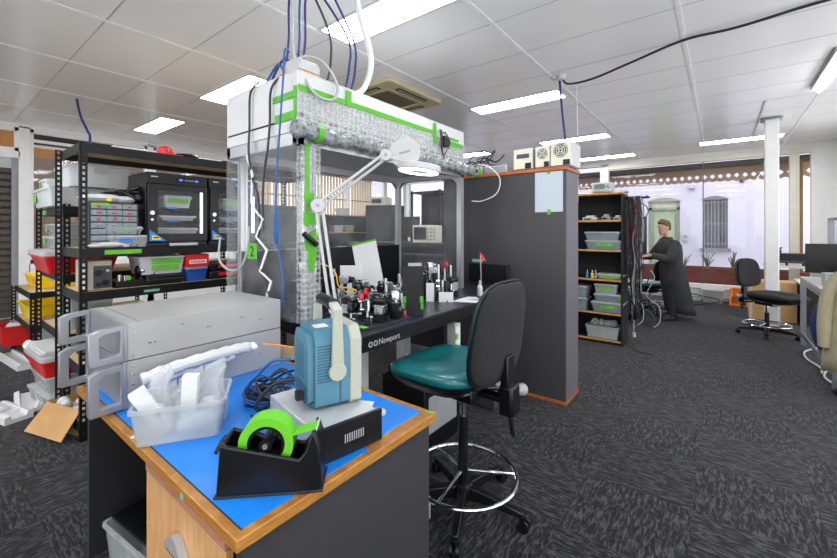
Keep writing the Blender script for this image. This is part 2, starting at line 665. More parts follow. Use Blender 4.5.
# ------------------------------------------------------------------ outside
struct(MB('pavement').box(-14, 9.9, -.15, 8, 12.6, -.02).build('ground_outside'))
OY = 12.6
b = MB('facade')
dx0, dx1, dz = -1.6, -.86, 2.2
wx0, wx1, wz0, wz1 = -.37, .15, .93, 2.2
b.box(-14, OY, -.1, dx0, OY + .3, 5)
b.box(dx1, OY, -.1, wx0, OY + .3, 5)
b.box(wx1, OY, -.1, 9, OY + .3, 5)
b.box(dx0, OY, dz, dx1, OY + .3, 5)
b.box(wx0, OY, wz1, wx1, OY + .3, 5)
b.box(wx0, OY, -.1, wx1, OY + .3, wz0)
struct(b.build('exterior_wall_across'))


def arch(x0, x1, z, rise, n=9):
    return [(x0 + (x1 - x0) * i / n, z + rise * math.sin(PI * i / n)) for i in range(n + 1)]


b = MB('door_green').box(dx0 + .08, OY + .12, 0, dx1 - .08, OY + .16, 1.95)
for x in (dx0 + .14, dx0 + .42):
    for z0, z1 in ((.2, .85), (1.0, 1.8)):
        b.box(x, OY + .10, z0, x + .2, OY + .12, z1)
b.m('door_frame').box(dx0, OY + .06, 0, dx0 + .08, OY + .2, dz).box(dx1 - .08, OY + .06, 0, dx1, OY + .2, dz)
b.box(dx0, OY + .06, 1.95, dx1, OY + .2, 2.02)
b.m('cream_paint').box(dx0 + .08, OY + .12, 2.02, dx1 - .08, OY + .14, dz)
b.m('door_frame').prism([(dx0 - .02, dz - .02)] + arch(dx0 - .02, dx1 + .02, dz, .09) + [(dx1 + .02, dz - .02)], 'y', OY - .02, OY + .02)
d = struct(b.build('door_2'))
MB('steel').ball((dx0 + .16, OY + .08, 1.0), .035).build('door_knob', d)
b = MB('dark_glass').box(wx0, OY + .2, wz0, wx1, OY + .24, wz1)
b.m('facade_trim').box(wx0 - .06, OY - .08, wz0 - .07, wx1 + .06, OY + .1, wz0)
b.prism([(wx0 - .02, wz1 - .02)] + arch(wx0 - .02, wx1 + .02, wz1, .08) + [(wx1 + .02, wz1 - .02)], 'y', OY - .015, OY + .02)
w = struct(b.build('window_11'))
b = MB('bars')
for k in range(7):
    x = wx0 + .04 + k * (wx1 - wx0 - .08) / 6
    b.cyl((x, OY + .04, wz0), (x, OY + .04, wz1 + .02), .011, n=8)
for z in (wz0 + .1, 1.55, wz1 - .1):
    b.box(wx0, OY + .03, z, wx1, OY + .05, z + .03)
b.build('window_bars', w)
t = thing('wall_lamp', 'small white lamp box high on the white building across the lane', 'lamp', (-.6, OY, 2.5))
MB('white_plastic').box(-.07, -.12, 0, .07, 0, .1).build('body', t, bev=.01)
MB('grey_plastic').box(-.05, -.11, -.03, .05, -.02, 0).build('lens', t)
t = thing('meter_box', 'white meter box on the building between green door and barred window', 'box', (-.74, OY, 1.2))
MB('white_plastic').box(-.06, -.08, -.1, .06, 0, .1).build('body', t, bev=.008)
MB('grey_plastic').box(-.04, -.085, .0, .04, -.08, .05).build('cover', t)
t = thing('security_camera', 'small dark camera under the valance on the white building', 'camera', (.42, OY, 2.62))
MB('dark_grey').ball((0, -.05, 0), .05).build('dome', t)
MB('white_plastic').cyl((0, 0, .03), (0, -.06, .03), .03).build('bracket', t)

# awning with a scalloped, pierced valance
t = thing('awning', 'brown awning with scalloped valance of diamond cut-outs outside the window', 'awning', (0, 10.5, 2.42))
b = MB('valance')
for i in range(-44, 14):
    x, w, h = .135 * i, .0675, .31
    dm = None
    out = [(x - w, 0.035), (x, 0.0), (x + w, .035), (x + w, .125), (x + w, h), (x, h), (x - w, h), (x - w, .125)]
    inn = [(x - .023, .1), (x, .075), (x + .023, .1), (x + .046, .125), (x + .023, .15), (x, .175), (x - .023, .15), (x - .046, .125)]
    b.ring(out, inn, 'y', -.01, .01)
b.build('valance', t)
MB('awning').box(-6, -.62, .31, 1.95, .02, .35).build('roof_panel', t)
MB('timber').box(1.05, -.35, -2.46, 1.22, -.15, .31).box(-6, -.02, .29, 1.95, .03, .36).build('post', t)
t = thing('planter_box', 'long low brick planter outside the front window', 'planter', (-.2, 10.2, .29))
MB('brick_red').box(-1.9, -.15, 0, 1.5, -.06, .32).box(-1.9, .25, 0, 1.5, .34, .32).box(-1.9, -.06, 0, -1.81, .25, .32).box(1.41, -.06, 0, 1.5, .25, .32).build('brick_wall', t)
MB('dark_void').box(-1.81, -.06, .1, 1.41, .25, .28).build('soil', t)
for x, s, lab in ((-.62, .9, 'thin spiky plant in brick planter nearest the person'), (-.22, 1.1, 'spiky plant in brick planter just right of the glass joint'),
                  (.2, 1.1, 'spiky plant in brick planter below the end of barred window sill'), (.72, .7, 'spiky plant in brick planter behind the black chair backrest')):
    t = thing('spiky_plant', lab, 'plant', (x, 10.25, .56), 0, 'plants in the brick planter')
    b = MB('plant_green')
    for k in range(9):
        a = rnd.uniform(0, 2 * PI)
        q = rnd.uniform(.04, .13)
        h = rnd.uniform(.2, .36) * s
        b.tube([(0, 0, 0), (q * .35 * math.cos(a), q * .35 * math.sin(a), h * .55), (q * math.cos(a), q * math.sin(a), h)], .009 * s, 5)
    b.build('leaf_blades', t)
    MB('plant_green').lathe([(.03, -.01), (.04, .02), (.015, .06)], n=8).build('stem', t)

# ------------------------------------------------------------------ ceiling lights and fittings
LAB = [(-2.45, 1.93, 'large bright ceiling panel above the near end of the taped enclosure'),
       (-4.83, 2.05, 'ceiling panel light left of the white enclosure roof'),
       (-7.2, 2.08, 'small far ceiling panel light above the black shelving rack'),
       (-2.53, 4.36, 'long ceiling light above the grey cabinet and its power supplies'),
       (-2.55, 6.8, 'ceiling light strip just beyond the hanging navy cable'),
       (-2.5, 8.9, 'farthest thin ceiling light strip above the dark bookcase'),
       (-.29, 8.55, 'ceiling light strip behind the white pillar'),
       (-4.8, 4.5, 'ceiling light added for brightness, unseen beyond the enclosure roof'), (-4.8, 6.9, 'far light added for brightness, unseen beyond the enclosure roof'),  # from here on: unseen lights, added to brighten the room
       (-.1, 2.05, 'added ceiling light out of view overhead to the right of camera'), (-2.45, -.4, 'added ceiling light out of view behind the desk'),
       (-.1, -.4, 'added ceiling light out of view over the near carpet'), (-4.83, -.4, 'added ceiling light out of view near the shutter door'),
       (-.1, -2.8, 'added unseen ceiling light at the back of the room'), (-4.83, -2.8, 'ceiling light at the back of the room by shutter'),
       (-7.2, 4.5, 'added unseen ceiling light near the left windows'), (-7.2, 6.9, 'added unseen ceiling light near the left far corner')]
proto = None
for i, (x, y, lab) in enumerate(LAB):
    if proto is None:
        proto = thing('ceiling_light', lab, 'ceiling light', (x, y, ZC), 0, 'ceiling lights')
        MB('white_plastic').ring([(-.02, -.02), (1.12, -.02), (1.12, .32), (-.02, .32)], [(0, 0), (1.1, 0), (1.1, .3), (0, .3)], 'z', -.012, 0).build('frame', proto)
        MB('tube_light').box(0, 0, -.006, 1.1, .3, -.002).build('diffuser', proto)
    else:
        copy_tree(proto, (x, y, ZC), label=lab)
t = thing('ceiling_batten_light', 'bare surface mounted fluorescent batten at right edge of the ceiling', 'ceiling light', (.84, 4.8, ZC - .06))
MB('white_plastic').box(-.06, 0, .02, .06, 1.2, .06).build('body', t)
MB('tube_light').cyl((0, .03, 0), (0, 1.17, 0), .018).build('tube', t)

t = thing('air_conditioner', 'square beige cassette air conditioner in the ceiling behind the enclosure roof', 'air conditioner', (-3.13, 3.42, ZC))
b = MB('ac_beige')
b.ring(rrect(.96, .96, .05), rrect(.6, .6, .04), 'z', -.045, 0)
b.build('fascia', t, bev=.01)
b = MB('ac_grille').box(-.3, -.3, -.03, .3, .3, -.02)
for k in range(14):
    b.box(-.28, -.28 + k * .042, -.036, .28, -.265 + k * .042, -.03)
b.build('grille', t)
for k in range(4):
    b = MB('black_matte').box(-.25, .36, -.05, .25, .42, -.044)
    b.m('ac_beige').box(-.23, .385, -.054, .23, .395, -.05)
    o = b.build('air_flap', t)
    o.rotation_euler.z = k * PI / 2
MB('ac_beige').ring(rrect(.66, .66, .04), rrect(.56, .56, .03), 'z', -.05, -.03).build('grille_frame', t)
t = thing('ceiling_vent', 'tiny dark slot vent in ceiling beside the enclosure left side', 'vent', (-5.8, 3.1, ZC))
MB('black_matte').box(-.12, -.04, -.006, .12, .04, 0).build('slot', t)
t = thing('ceiling_sensor', 'small white ceiling sensor where the navy cable drops', 'sensor', (-1.26, 3.98, ZC))
MB('white_plastic').lathe([(.045, 0), (.045, -.02), (.03, -.05)], n=18).build('body', t)
MB('white_plastic').box(-.09, -.02, -.03, -.045, .02, 0).build('bracket', t)
cable('hanging_navy_cable', [(-1.32, 4.1, 2.95), (-1.29, 4.09, 2.6), (-1.25, 4.06, 2.3), (-1.22, 4.05, 1.7)], .012, 'navy_cable', 'navy cable dropping from ceiling behind the grey cabinet')
cable('slack_ceiling_cable', [(-1.28, 4.06, 2.95), (-1.2, 4.0, 2.86), (-.95, 3.92, 2.83), (-.6, 3.86, 2.88), (-.235, 3.83, 2.945), (.1, 3.8, 2.93), (.5, 3.76, 2.945), (.95, 3.7, 2.93)], .011, 'black_cable',
      'black cable slung in loops across the ceiling on the right')
cable('thin_ceiling_cable', [(-1.22, 4.3, 2.95), (-1.2, 4.3, 2.8), (-1.19, 4.29, 2.2), (-1.19, 4.29, 1.7)], .004, 'white_cable', 'thin white cord hanging beside the navy drop cable')
cable('hanging_cable', [(-6.05, 1.18, 2.96), (-5.98, 1.2, 2.75), (-5.85, 1.24, 2.55), (-5.8, 1.25, 2.45), (-5.7, 1.2, 2.0), (-5.6, 1.2, 1.62)], .014, 'navy_cable', 'navy cable hanging from ceiling behind corner of black rack')
cable('hanging_cable', [(-6.0, 1.9, 2.96), (-6.0, 1.9, 2.85), (-6.05, 1.92, 2.7), (-6.05, 1.9, 2.4)], .008, 'grey_cable', 'thin grey cord hanging near the far left ceiling light')


# ================================================================== SHELVING RACKS
def post_mesh(H, pitch=.038):
    b = MB('black_metal')
    for ax in (0, 1):
        def bx(a0, a1, z0, z1):
            if ax == 0: b.box(-.0025, a0, z0, 0, a1, z1)
            else: b.box(-a1, 0, z0, -a0, .0025, z1)
        bx(0, .013, 0, H)
        bx(.027, .04, 0, H)
        n = int(H / pitch)
        for k in range(n + 1):
            bx(.013, .027, k * pitch, min(H, k * pitch + .018))
    return b


def rack(label, loc, W, D, H, shelves, board='chipboard', back=True):
    """boltless rack: front face at local x=0, running along y, depth towards -x"""
    t = thing('shelving_rack', label, 'shelving rack', loc)
    for (x, y, rz) in ((0, 0, 0), (0, W, -PI / 2), (-D, 0, PI / 2), (-D, W, PI)):
        post_mesh(H).build('post', t, (x, y, 0), rz)
    for z in shelves:
        s = MB(board).box(-D + .004, .004, z - .016, -.004, W - .004, z).build('shelf_board', t)
        b = MB('black_metal')
        b.box(-.004, .003, z - .06, .003, W - .003, z + .002).box(-.02, .003, z - .04, -.004, W - .003, z - .034)
        b.box(-D - .003, .003, z - .06, -D + .004, W - .003, z + .002)
        b.box(-D, -.003, z - .06, 0, .004, z + .002).box(-D, W - .004, z - .06, 0, W + .003, z + .002)
        b.box(-.04, .003, z - .005, -.02, W - .003, z - .0165)
        b.build('beam', s)
    return t


R1 = (-3.33, .665, 0)
rk = rack('tall black boltless rack holding the dry cabinets', R1, 1.85, .5, 1.985, (1.975, 1.275, .985, .5, .12))
b = MB('green_label').box(.0035, .13, 1.232, .0055, .345, 1.262)
b.build('shelf_label', rk)
MB('teal_tape').box(.0035, .36, .945, .0055, .46, .962).build('tape_strip', rk)
r2 = rack('lower black rack back to back with the tall rack, clear bins on top', (-3.93, .69, 0), 1.6, .82, 1.60, (1.58, 1.06, .60))
MB('green_label').at((-.62, -.004, 1.53)).box(-.12, -.003, 0, .02, 0, .035).build('shelf_label', r2)
r3 = rack('low bench rack with pale wooden top under yellow tubs', (-5.55, .72, 0), 1.2, .9, .76, (.755, .42, .12))


def label_on(parent, w, h, loc, rz=0, mat='green_label', name='label', lines=2):
    """stuck label with illegible pen strokes; faces local -y before rz"""
    b = MB(mat).box(-w / 2, -.001, -h / 2, w / 2, .0005, h / 2)
    b.m('plant_green')
    for k in range(lines):
        z = h * (.5 - (k + 1) / (lines + 1))
        b.box(-w * .38, -.0014, z - h * .05, w * .2, -.001, z + h * .05)
    return b.build(name, parent, loc, rz)


def clear_box(label, loc, w, d, h, rz=0, body='clear_tub', lid='clear_lid', lab=None, group=None, name='storage_box', cat='storage box', fill=None, labmat='green_label', latch=False):
    t = thing(name, label, cat, loc, rz, group)
    MB(body).tub(w, d, h - .012, .9, .02).build('body', t, sharp=60)
    if lid:
        b = MB(lid)
        b.loft([[(x, y, z) for x, y in rrect(w * f, d * f, .02)] for f, z in ((1.04, h - .013), (1.04, h - .004), (.97, h))])
        b.build('lid', t)
    if lab:
        label_on(t, w * lab[0], h * lab[1], (w * lab[2], -d / 2 * .965 - .006, h * .55), 0, labmat)
        if len(lab) > 3 and lab[3]:
            pass
    if latch:
        for sx in (-1, 1):
            MB('white_plastic').box(sx * w * .52 - .006, -d * .12, h * .6, sx * w * .52 + .006, d * .12, h).build('latch', t)
    if fill:
        b = MB()
        for k in range(fill[0]):
            b.m(fill[1][k % len(fill[1])])
            sx, sy, sz = rnd.uniform(.08, .2) * w, rnd.uniform(.1, .25) * d, rnd.uniform(.2, .5) * h
            x, y = rnd.uniform(-.32, .32) * w, rnd.uniform(-.3, .3) * d
            b.at((x, y, .004), rnd.uniform(0, 3)).box(-sx / 2, -sy / 2, 0, sx / 2, sy / 2, sz)
        o = b.build('contents', t)
        o['kind'] = 'stuff'
    return t


RZ = PI / 2            # a box whose labelled front faces +x
# --- tall rack, shelf at 1.277
Z2 = 1.278
t = thing('parts_organizer', 'grey drawer organizer with pink knobs on the tall rack', 'drawer organizer', (-3.47, .855, Z2), RZ)
b = MB('grey_plastic').box(-.125, .0, 0, .125, .01, .305)
b = MB('dark_grey').box(-.14, -.12, 0, -.132, .14, .31).box(.132, -.12, 0, .14, .14, .31).box(-.14, .13, 0, .14, .14, .31)
for k in range(8):
    b.box(-.14, -.12, k * .0438, .14, .14, k * .0438 + .004)
b.build('cabinet', t)
for k in range(7):
    for c in range(3):
        x = -.088 + c * .088
        dr = MB('smoke_tub').box(x - .042, -.125, k * .0438 + .006, x + .042, -.119, k * .0438 + .041).box(x - .042, -.119, k * .0438 + .006, x + .042, .1, k * .0438 + .02).build('drawer', t)
        if k > 3:
            MB('pink_knob').ball((x, -.131, k * .0438 + .024), (.011, .007, .009), 8, 6).build('knob', dr)
        else:
            MB('grey_plastic').ball((x, -.131, k * .0438 + .024), (.011, .007, .007), 8, 6).build('knob', dr)
label_on(t, .1, .02, (-.08, -.127, .298))
clear_box('large flat clear box stacked below a smaller one before the dry cabinet', (-3.42, .945, Z2), .26, .15, .085, RZ, lab=(.3, .3, -.1), labmat='blue_mat', fill=(4, ('white_plastic', 'light_grey')))
clear_box('smaller clear lidded box with green label on top of flat box', (-3.42, .915, Z2 + .086), .22, .14, .062, RZ, lab=(.42, .55, .05))
t = thing('plastic_bag', 'crumpled white plastic bag at foot of the drawer organizer', 'bag', (-3.3, .83, Z2))
b = MB('white_foam')
b.ball((-.05, 0, .02), (.03, .09, .02), 10, 6).ball((-.05, -.07, .015), (.025, .06, .015), 10, 6)
b.build('bag_body', t)
MB('white_foam').ball((-.05, .09, .012), (.012, .03, .012), 8, 5).build('knot', t)
t = thing('tool_pile', 'black and white cables and gadgets heaped on the drawer organizer', 'gadget', (-3.5, .86, Z2 + .312))
b = MB('white_foam').ball((0, -.03, .035), (.1, .15, .035), 14, 6).ball((.02, .08, .03), (.08, .08, .03), 12, 6)
b.build('white_bundle', t)
b = MB('black_plastic')
for k in range(5):
    b.tube([(rnd.uniform(-.06, .08), rnd.uniform(0, .05), .06), (rnd.uniform(-.05, .1), rnd.uniform(.05, .12), .09), (rnd.uniform(0, .08), rnd.uniform(.12, .2), .05 + .02 * k)], .012, 7)
b.ball((.04, .17, .05), (.05, .05, .05), 12, 8).ball((0, .05, .075), (.06, .1, .016), 12, 6)
b.build('black_cable_heap', t)
MB('yellow_plastic').ball((.09, -.02, .02), (.012, .02, .012), 8, 5).build('yellow_tag', t)


def dry_cabinet(label, y):
    t = thing('dry_cabinet', label, 'dry cabinet', (-3.345, y, Z2), RZ, 'dry cabinets')
    W, H, D = .43, .555, .40      # local: x width, front at y=0, depth +y
    b = MB('black_plastic').box(0, .02, .0, .012, D, H).box(W - .012, .02, 0, W, D, H).box(0, .02, H - .012, W, D, H).box(0, .02, 0, W, D, .02).box(0, D - .01, 0, W, D, H)
    b.box(0, 0, H - .085, W, .02, H)
    b.box(0, 0, 0, W, .02, .03)
    b.build('body', t, bev=.004)
    f = MB('black_plastic').ring([(.004, .034), (W - .004, .034), (W - .004, H - .088), (.004, H - .088)], [(.07, .095), (W - .035, .095), (W - .035, H - .13), (.07, H - .13)], 'y', -.016, -.001)
    dr = f.build('door', t, bev=.003)
    MB('glass').box(.07, -.01, .095, W - .035, -.007, H - .13).build('door_glass', dr)
    MB('steel').cyl((.03, -.016, .25), (.03, -.03, .25), .016).build('lock', dr)
    MB('steel').cyl((.03, -.016, .2), (.03, -.024, .2), .009).build('key_button', dr)
    b = MB('sticker_blue').prism([(.015, .04), (.125, .04), (.015, .125)], 'y', -.0175, -.0162)
    b.m('sticker_yellow').prism([(.03, .05), (.095, .05), (.07, .075), (.03, .085)], 'y', -.0182, -.0176)
    b.m('black_plastic').box(.038, -.0186, .06, .075, -.0183, .07)
    b.build('sticker', dr)
    b = MB('screen').box(.2, -.003, H - .06, .385, -.0002, H - .025)
    b.m('display_blue').box(.22, -.0042, H - .05, .245, -.0031, H - .035).box(.335, -.0042, H - .05, .36, -.0031, H - .035)
    b.m('grey_cable')
    for k in range(4):
        b.cyl((.265 + k * .018, -.003, H - .043), (.265 + k * .018, -.006, H - .043), .005, n=8)
    b.build('control_panel', t)
    MB('light_grey').box(.03, -.0022, H - .036, .075, -.0002, H - .028).build('maker_plate', t)
    MB('cabinet_led').box(W - .03, .03, .05, W - .016, .06, H - .12).build('led_strip', t)
    for z in (.19, .29):
        b = MB('black_metal').box(.014, .04, z, W - .014, D - .02, z + .006)
        b.m('sticker_blue').box(.15, .036, z - .004, .22, .0395, z + .01)
        b.build('shelf', t)
    return t


for y, side, L in ((1.045, 'full-view', ('white lidded box with green label on upper shelf inside left dry cabinet', 'low white tray on middle shelf inside left dry cabinet', 'clear twin tub on the floor of left dry cabinet')),
                   (1.492, 'half-hidden', ('clear box on upper shelf inside the half-hidden dry cabinet', 'thin tray on middle shelf inside the half-hidden dry cabinet', 'pale blue tub on the floor of half-hidden dry cabinet'))):
    dry_cabinet('black dry cabinet with lit glass door, ' + ('wholly in view beside organizer' if side == 'full-view' else 'cut off by the enclosure post'), y)
    cx = -3.345 - .17
    clear_box(L[0], (cx, y + .24, Z2 + .297), .2, .2, .1, RZ, body='white_plastic' if side == 'full-view' else 'clear_tub', lab=(.75, .4, 0))
    clear_box(L[1], (cx, y + .24, Z2 + .197), .26, .2, .05, RZ, lid=None, body='white_plastic' if side == 'full-view' else 'clear_tub')
    clear_box(L[2], (cx, y + .24, Z2 + .021), .29, .2, .12, RZ, body='clear_tub' if side == 'full-view' else 'smoke_tub', fill=(5, ('white_plastic', 'green_label')))
t = thing('black_case', 'plain black case on the tall rack shelf behind the hanging cords', 'case', (-3.37, 1.94, Z2), RZ)
MB('black_plastic').box(0, 0, 0, .42, .38, .36).build('shell', t, bev=.006)
MB('dark_grey').box(.02, -.004, .3, .4, 0, .31).build('seam', t)
t = thing('flat_case', 'slim clear case lying on the shelf edge below dry cabinet door', 'case', (-3.34, 1.19, Z2), RZ)
MB('clear_lid').box(0, -.035, 0, .2, -.003, .022).build('body', t, bev=.004)
MB('white_plastic').box(.02, -.038, .006, .18, -.035, .016).build('edge_strip', t)

# --- tall rack, shelf at .985
Z3 = .988
t = thing('old_instrument', 'beige boxed instrument with black knobs at left end of rack shelf', 'instrument', (-3.38, .71, Z3), RZ)
MB('beige_plastic').box(0, .0, 0, .14, .3, .2).build('case', t, bev=.006)
b = MB('dark_grey').box(.035, -.004, .01, .136, 0, .165)
b.m('black_plastic')
for x, z, r in ((.06, .12, .02), (.1, .05, .018), (.06, .04, .012)):
    b.cyl((x, -.004, z), (x, -.03, z), r)
b.m('chrome').cyl((.11, -.004, .13), (.11, -.02, .13), .012)
b.build('front_panel', t)
t = thing('webcam_rig', 'dark gadget tray with lenses and tangled leads on rack shelf', 'gadget', (-3.38, .87, Z3), RZ)
MB('black_plastic').box(0, 0, 0, .3, .25, .045).build('tray', t, bev=.006)
b = MB('black_plastic').ball((.17, .05, .11), (.045, .045, .05), 14, 9)
b.m('chrome').ball((.17, .01, .11), (.02, .012, .02), 10, 6)
b.m('black_plastic').cyl((.17, .06, .045), (.17, .06, .08), .02)
b.build('webcam', t)
b = MB('steel').cyl((.03, .03, .045), (.03, .03, .09), .014).cyl((.07, .05, .045), (.07, .05, .08), .018)
b.m('green_label').box(.06, .0, .05, .09, .02, .08)
b.build('lens_set', t)
b = MB('dark_cable')
for k in range(5):
    q = [(.2 + rnd.uniform(0, .1), rnd.uniform(0, .1), .05 + rnd.uniform(0, .06)) for _ in range(5)]
    b.tube(q, .005, 6)
b.build('lead_tangle', t)
t = thing('black_case', 'flat black case under grey tub on rack shelf', 'case', (-3.36, 1.05, Z3), RZ)
MB('black_plastic').box(0, 0, 0, .26, .3, .075).build('shell', t, bev=.012)
MB('dark_grey').box(.0, -.002, .036, .26, .0, .041).build('seam', t)
t = clear_box('silver grey tub with two green labels on a flat black case', (-3.5, 1.165, Z3 + .078), .31, .26, .145, RZ, body='light_grey', lid=None)
label_on(t, .2, .045, (.02, -.134, .1))
label_on(t, .18, .04, (.015, -.130, .05))
t = thing('blue_tub', 'small blue tub with clear lid under the red carton', 'storage box', (-3.44, 1.405, Z3), RZ)
MB('blue_plastic').tub(.16, .16, .1, .86, .015).build('body', t)
MB('clear_lid').loft([[(x, y, z) for x, y in rrect(.17, .17, .015)] for z in (.1, .115)]).build('lid', t)
t = thing('red_carton', 'red carton with white lettering panel atop the blue tub', 'carton', (-3.43, 1.405, Z3 + .117), RZ)
b = MB('red_plastic').box(-.085, -.085, 0, .085, .08, .1)
b.build('box', t, bev=.002)
b = MB('paper').box(-.065, -.087, .025, .065, -.0855, .055)
b.m('red_plastic')
for k in range(9):
    b.box(-.055 + k * .0125, -.0878, .032, -.047 + k * .0125, -.0872, .048)
b.build('print_panel', t)
for k, lab in enumerate(('black case with red edge stripe on rack shelf, lower of the pair', 'black case with red edge stripe on rack shelf, upper of the pair')):
    t = thing('striped_case', lab, 'case', (-3.37, 1.51, Z3 + k * .068), RZ, 'black cases with red stripes')
    MB('black_plastic').box(0, 0, 0, .3, .3, .066).build('shell', t, bev=.008)
    MB('red_plastic').box(.07, -.002, .025, .3, .0, .05).build('stripe', t)
t = thing('printed_carton', 'dark carton with red and green printed front behind vinyl sheet', 'carton', (-3.37, 1.86, Z3), RZ)
b = MB('black_plastic').box(0, 0, 0, .22, .25, .2)
b.build('box', t)
b = MB('red_plastic').box(.02, -.002, .11, .2, 0, .15)
b.m('plant_green').box(.02, -.002, .03, .2, 0, .09)
b.build('print_panel', t)
for y, w, h, m, lab in ((.9, .25, .2, 'cardboard', 'brown carton on lower rack shelf behind the silver chassis'), (1.2, .26, .24, 'cardboard', 'tall brown carton on lower rack shelf beside the blue crate'),
                        (1.5, .25, .22, 'blue_plastic', 'dark blue crate on lower rack shelf behind silver chassis'), (.72, .15, .3, 'dark_grey', 'dark box at left end of lower rack shelf')):
    t = thing('carton', lab, 'carton', (-3.42, y, .502), RZ)
    MB(m).box(0, 0, 0, w, .3, h).build('box', t, bev=.004)
    MB('beige_plastic').box(w * .4, -.001, 0, w * .6, .001, h).build('tape_strip', t)
# top of the tall rack
t = thing('flat_board', 'long white foam board lying on top of tall black rack', 'board', (-3.66, .95, 1.979), RZ)
MB('white_foam').box(-.05, -.1, 0, .75, .2, .05).build('sheet', t, bev=.004)
MB('grey_plastic').box(.2, -.102, .015, .5, -.1, .035).build('edge_band', t)
t = thing('red_hat', 'red hat sitting on top of the tall black rack', 'hat', (-3.4, 1.19, 1.979))
b = MB('red_plastic')
b.lathe([(.055, 0), (.058, .02), (.05, .05), (.03, .066), (.0, .07)], n=18)
b.build('crown', t)
MB('red_plastic').box(.02, .0, 0, .05, .11, .008).build('brim', t, bev=.003)
t = thing('black_pouch', 'small black pouch on top of rack beside the red hat', 'pouch', (-3.4, 1.3, 1.979))
MB('black_plastic').ball((0, .05, .018), (.04, .09, .018), 12, 6).build('body', t)
MB('dark_cable').tube([(0, .0, .02), (.03, .06, .03), (0, .12, .02)], .004).build('strap', t)

# --- lower rack: clear bins on top (z 1.582)
for x, y, z, w, d, h, lab in ((-4.27, .79, 1.582, .66, .36, .15, 'wide clear bin with green tags, lowest on the lower rack top'),
                              (-4.46, .78, 1.733, .24, .26, .09, 'small clear bin with green tag at outer end of lower rack top'),
                              (-4.06, .9, 1.733, .46, .4, .17, 'big clear bin resting across the wide bin on lower rack'),
                              (-4.3, 1.3, 1.582, .5, .34, .2, 'clear bin behind the others on lower rack top')):
    clear_box(lab, (x, y, z), w, d, h, 0, body='frosted_tub', lab=(.2, .5, -.36), latch=True, fill=(4, ('white_plastic', 'light_grey')))
t = thing('carton', 'open brown carton on lower rack behind the dry cabinet', 'carton', (-4.3, 1.7, 1.582))
MB('cardboard').box(-.2, 0, 0, .2, .4, .2).build('box', t)
MB('cardboard').box(-.2, -.08, .2, .2, 0, .205).build('flap', t)
# lower rack shelf at 1.11
clear_box('clear bin with green label stacked on another above red tub', (-4.34, .84, 1.351), .56, .3, .1, 0, lab=(.12, .45, -.4))
clear_box('clear bin with white lid standing directly on the red tub lid', (-4.34, .84, 1.242), .6, .32, .105, 0, lab=(.11, .4, -.4))


def lidded_tub(label, loc, w, d, h, col, lidcol, rz=0, name='tub', cat='tub', sticker=None):
    t = thing(name, label, cat, loc, rz)
    MB(col).tub(w, d, h, .86, .03, .003, .014).build('body', t, sharp=60)
    if lidcol:
        MB(lidcol).loft([[(x, y, z) for x, y in rrect(w * f, d * f, .03)] for f, z in ((1.06, h), (1.07, h + .03), (1.02, h + .036))]).build('lid', t)
    if sticker:
        MB(sticker).box(.02, -d / 2 * .97, h * .3, .16, -d / 2 * .93, h * .75).build('sticker', t)
    return t


lidded_tub('red tub with white lid jutting from the lower rack shelf', (-4.335, .83, 1.062), .64, .46, .14, 'red_plastic', 'white_plastic')
# lower levels of the lower rack
clear_box('clear tub with green label upper of pair on lower rack', (-4.3, .9, .603 + .14), .4, .3, .13, 0, lab=(.2, .5, -.3))
clear_box('clear tub with green label lower of pair on lower rack', (-4.3, .9, .603), .42, .3, .135, 0, lab=(.2, .5, -.3))
# on the floor in front of the lower rack
clear_box('clear tub with pale green rim lowest in stack beside the open carton', (-4.25, .76, 0), .5, .34, .14, .1, lab=None)
clear_box('plain clear tub between red tub and lowest tub', (-4.27, .76, .142), .44, .32, .13, .05, lab=None)
lidded_tub('red tub with folded white sheets on top, on clear tubs', (-4.27, .75, .274), .52, .36, .13, 'red_plastic', 'white_plastic', .05)
t = thing('packing_sheets', 'white folded packing sheets lying on the red tub stack', 'packing', (-4.27, .75, .444), .05)
b = MB('white_foam')
for k in range(3):
    b.at((rnd.uniform(-.02, .02), rnd.uniform(-.02, .02), k * .012), rnd.uniform(-.06, .06)).box(-.24, -.17, 0, .24, .17, .01)
b.build('sheet_stack', t)
MB('white_foam').tube([(-.26, -.17, .015), (-.3, -.1, -.02), (-.29, 0, -.03)], .035, 8).build('rolled_edge', t)
for x, y, rz, L, lab in ((-4.75, .3, .12, 1.0, 'long white foam strip lying flat on carpet'), (-4.25, .42, .25, .4, 'short white foam offcut beside the tub stack'), (-4.4, .56, -.1, .45, 'white foam offcut stood on others near red tub'),
                         (-5.9, .66, .1, .8, 'white foam strip under the bench rack')):
    t = thing('foam_strip', lab, 'foam strip', (x, y, 0), rz, 'white foam offcuts')
    MB('white_foam').prism([(-.08, 0), (.08, 0), (.08, .05), (.05, .06), (.04, .03), (-.04, .03), (-.05, .06), (-.08, .05)], 'x', -L / 2, L / 2).build('channel', t)
t = thing('open_carton', 'open cardboard box with flaps out beside the tall rack post', 'carton', (-3.64, .76, .0), .3)
b = MB('cardboard')
b.box(-.22, -.16, 0, .22, .16, .006).box(-.22, -.16, 0, -.215, .16, .2).box(.215, -.16, 0, .22, .16, .2).box(-.22, -.16, 0, .22, -.155, .2).box(-.22, .155, 0, .22, .16, .2)
b.build('box', t)
b = MB('cardboard')
b.loft([[(-.22, -.16, .2), (-.22, .16, .2), (-.216, .16, .202), (-.216, -.16, .202)], [(-.44, -.16, .03), (-.44, .16, .03), (-.436, .16, .034), (-.436, -.16, .034)]])
b.build('flap', t)
b = MB('cardboard')
b.loft([[(-.22, -.16, .2), (.22, -.16, .2), (.22, -.156, .202), (-.22, -.156, .202)], [(-.24, -.3, .03), (.24, -.3, .03), (.24, -.295, .032), (-.24, -.295, .032)]])
b.build('flap', t)
b = MB('white_foam')
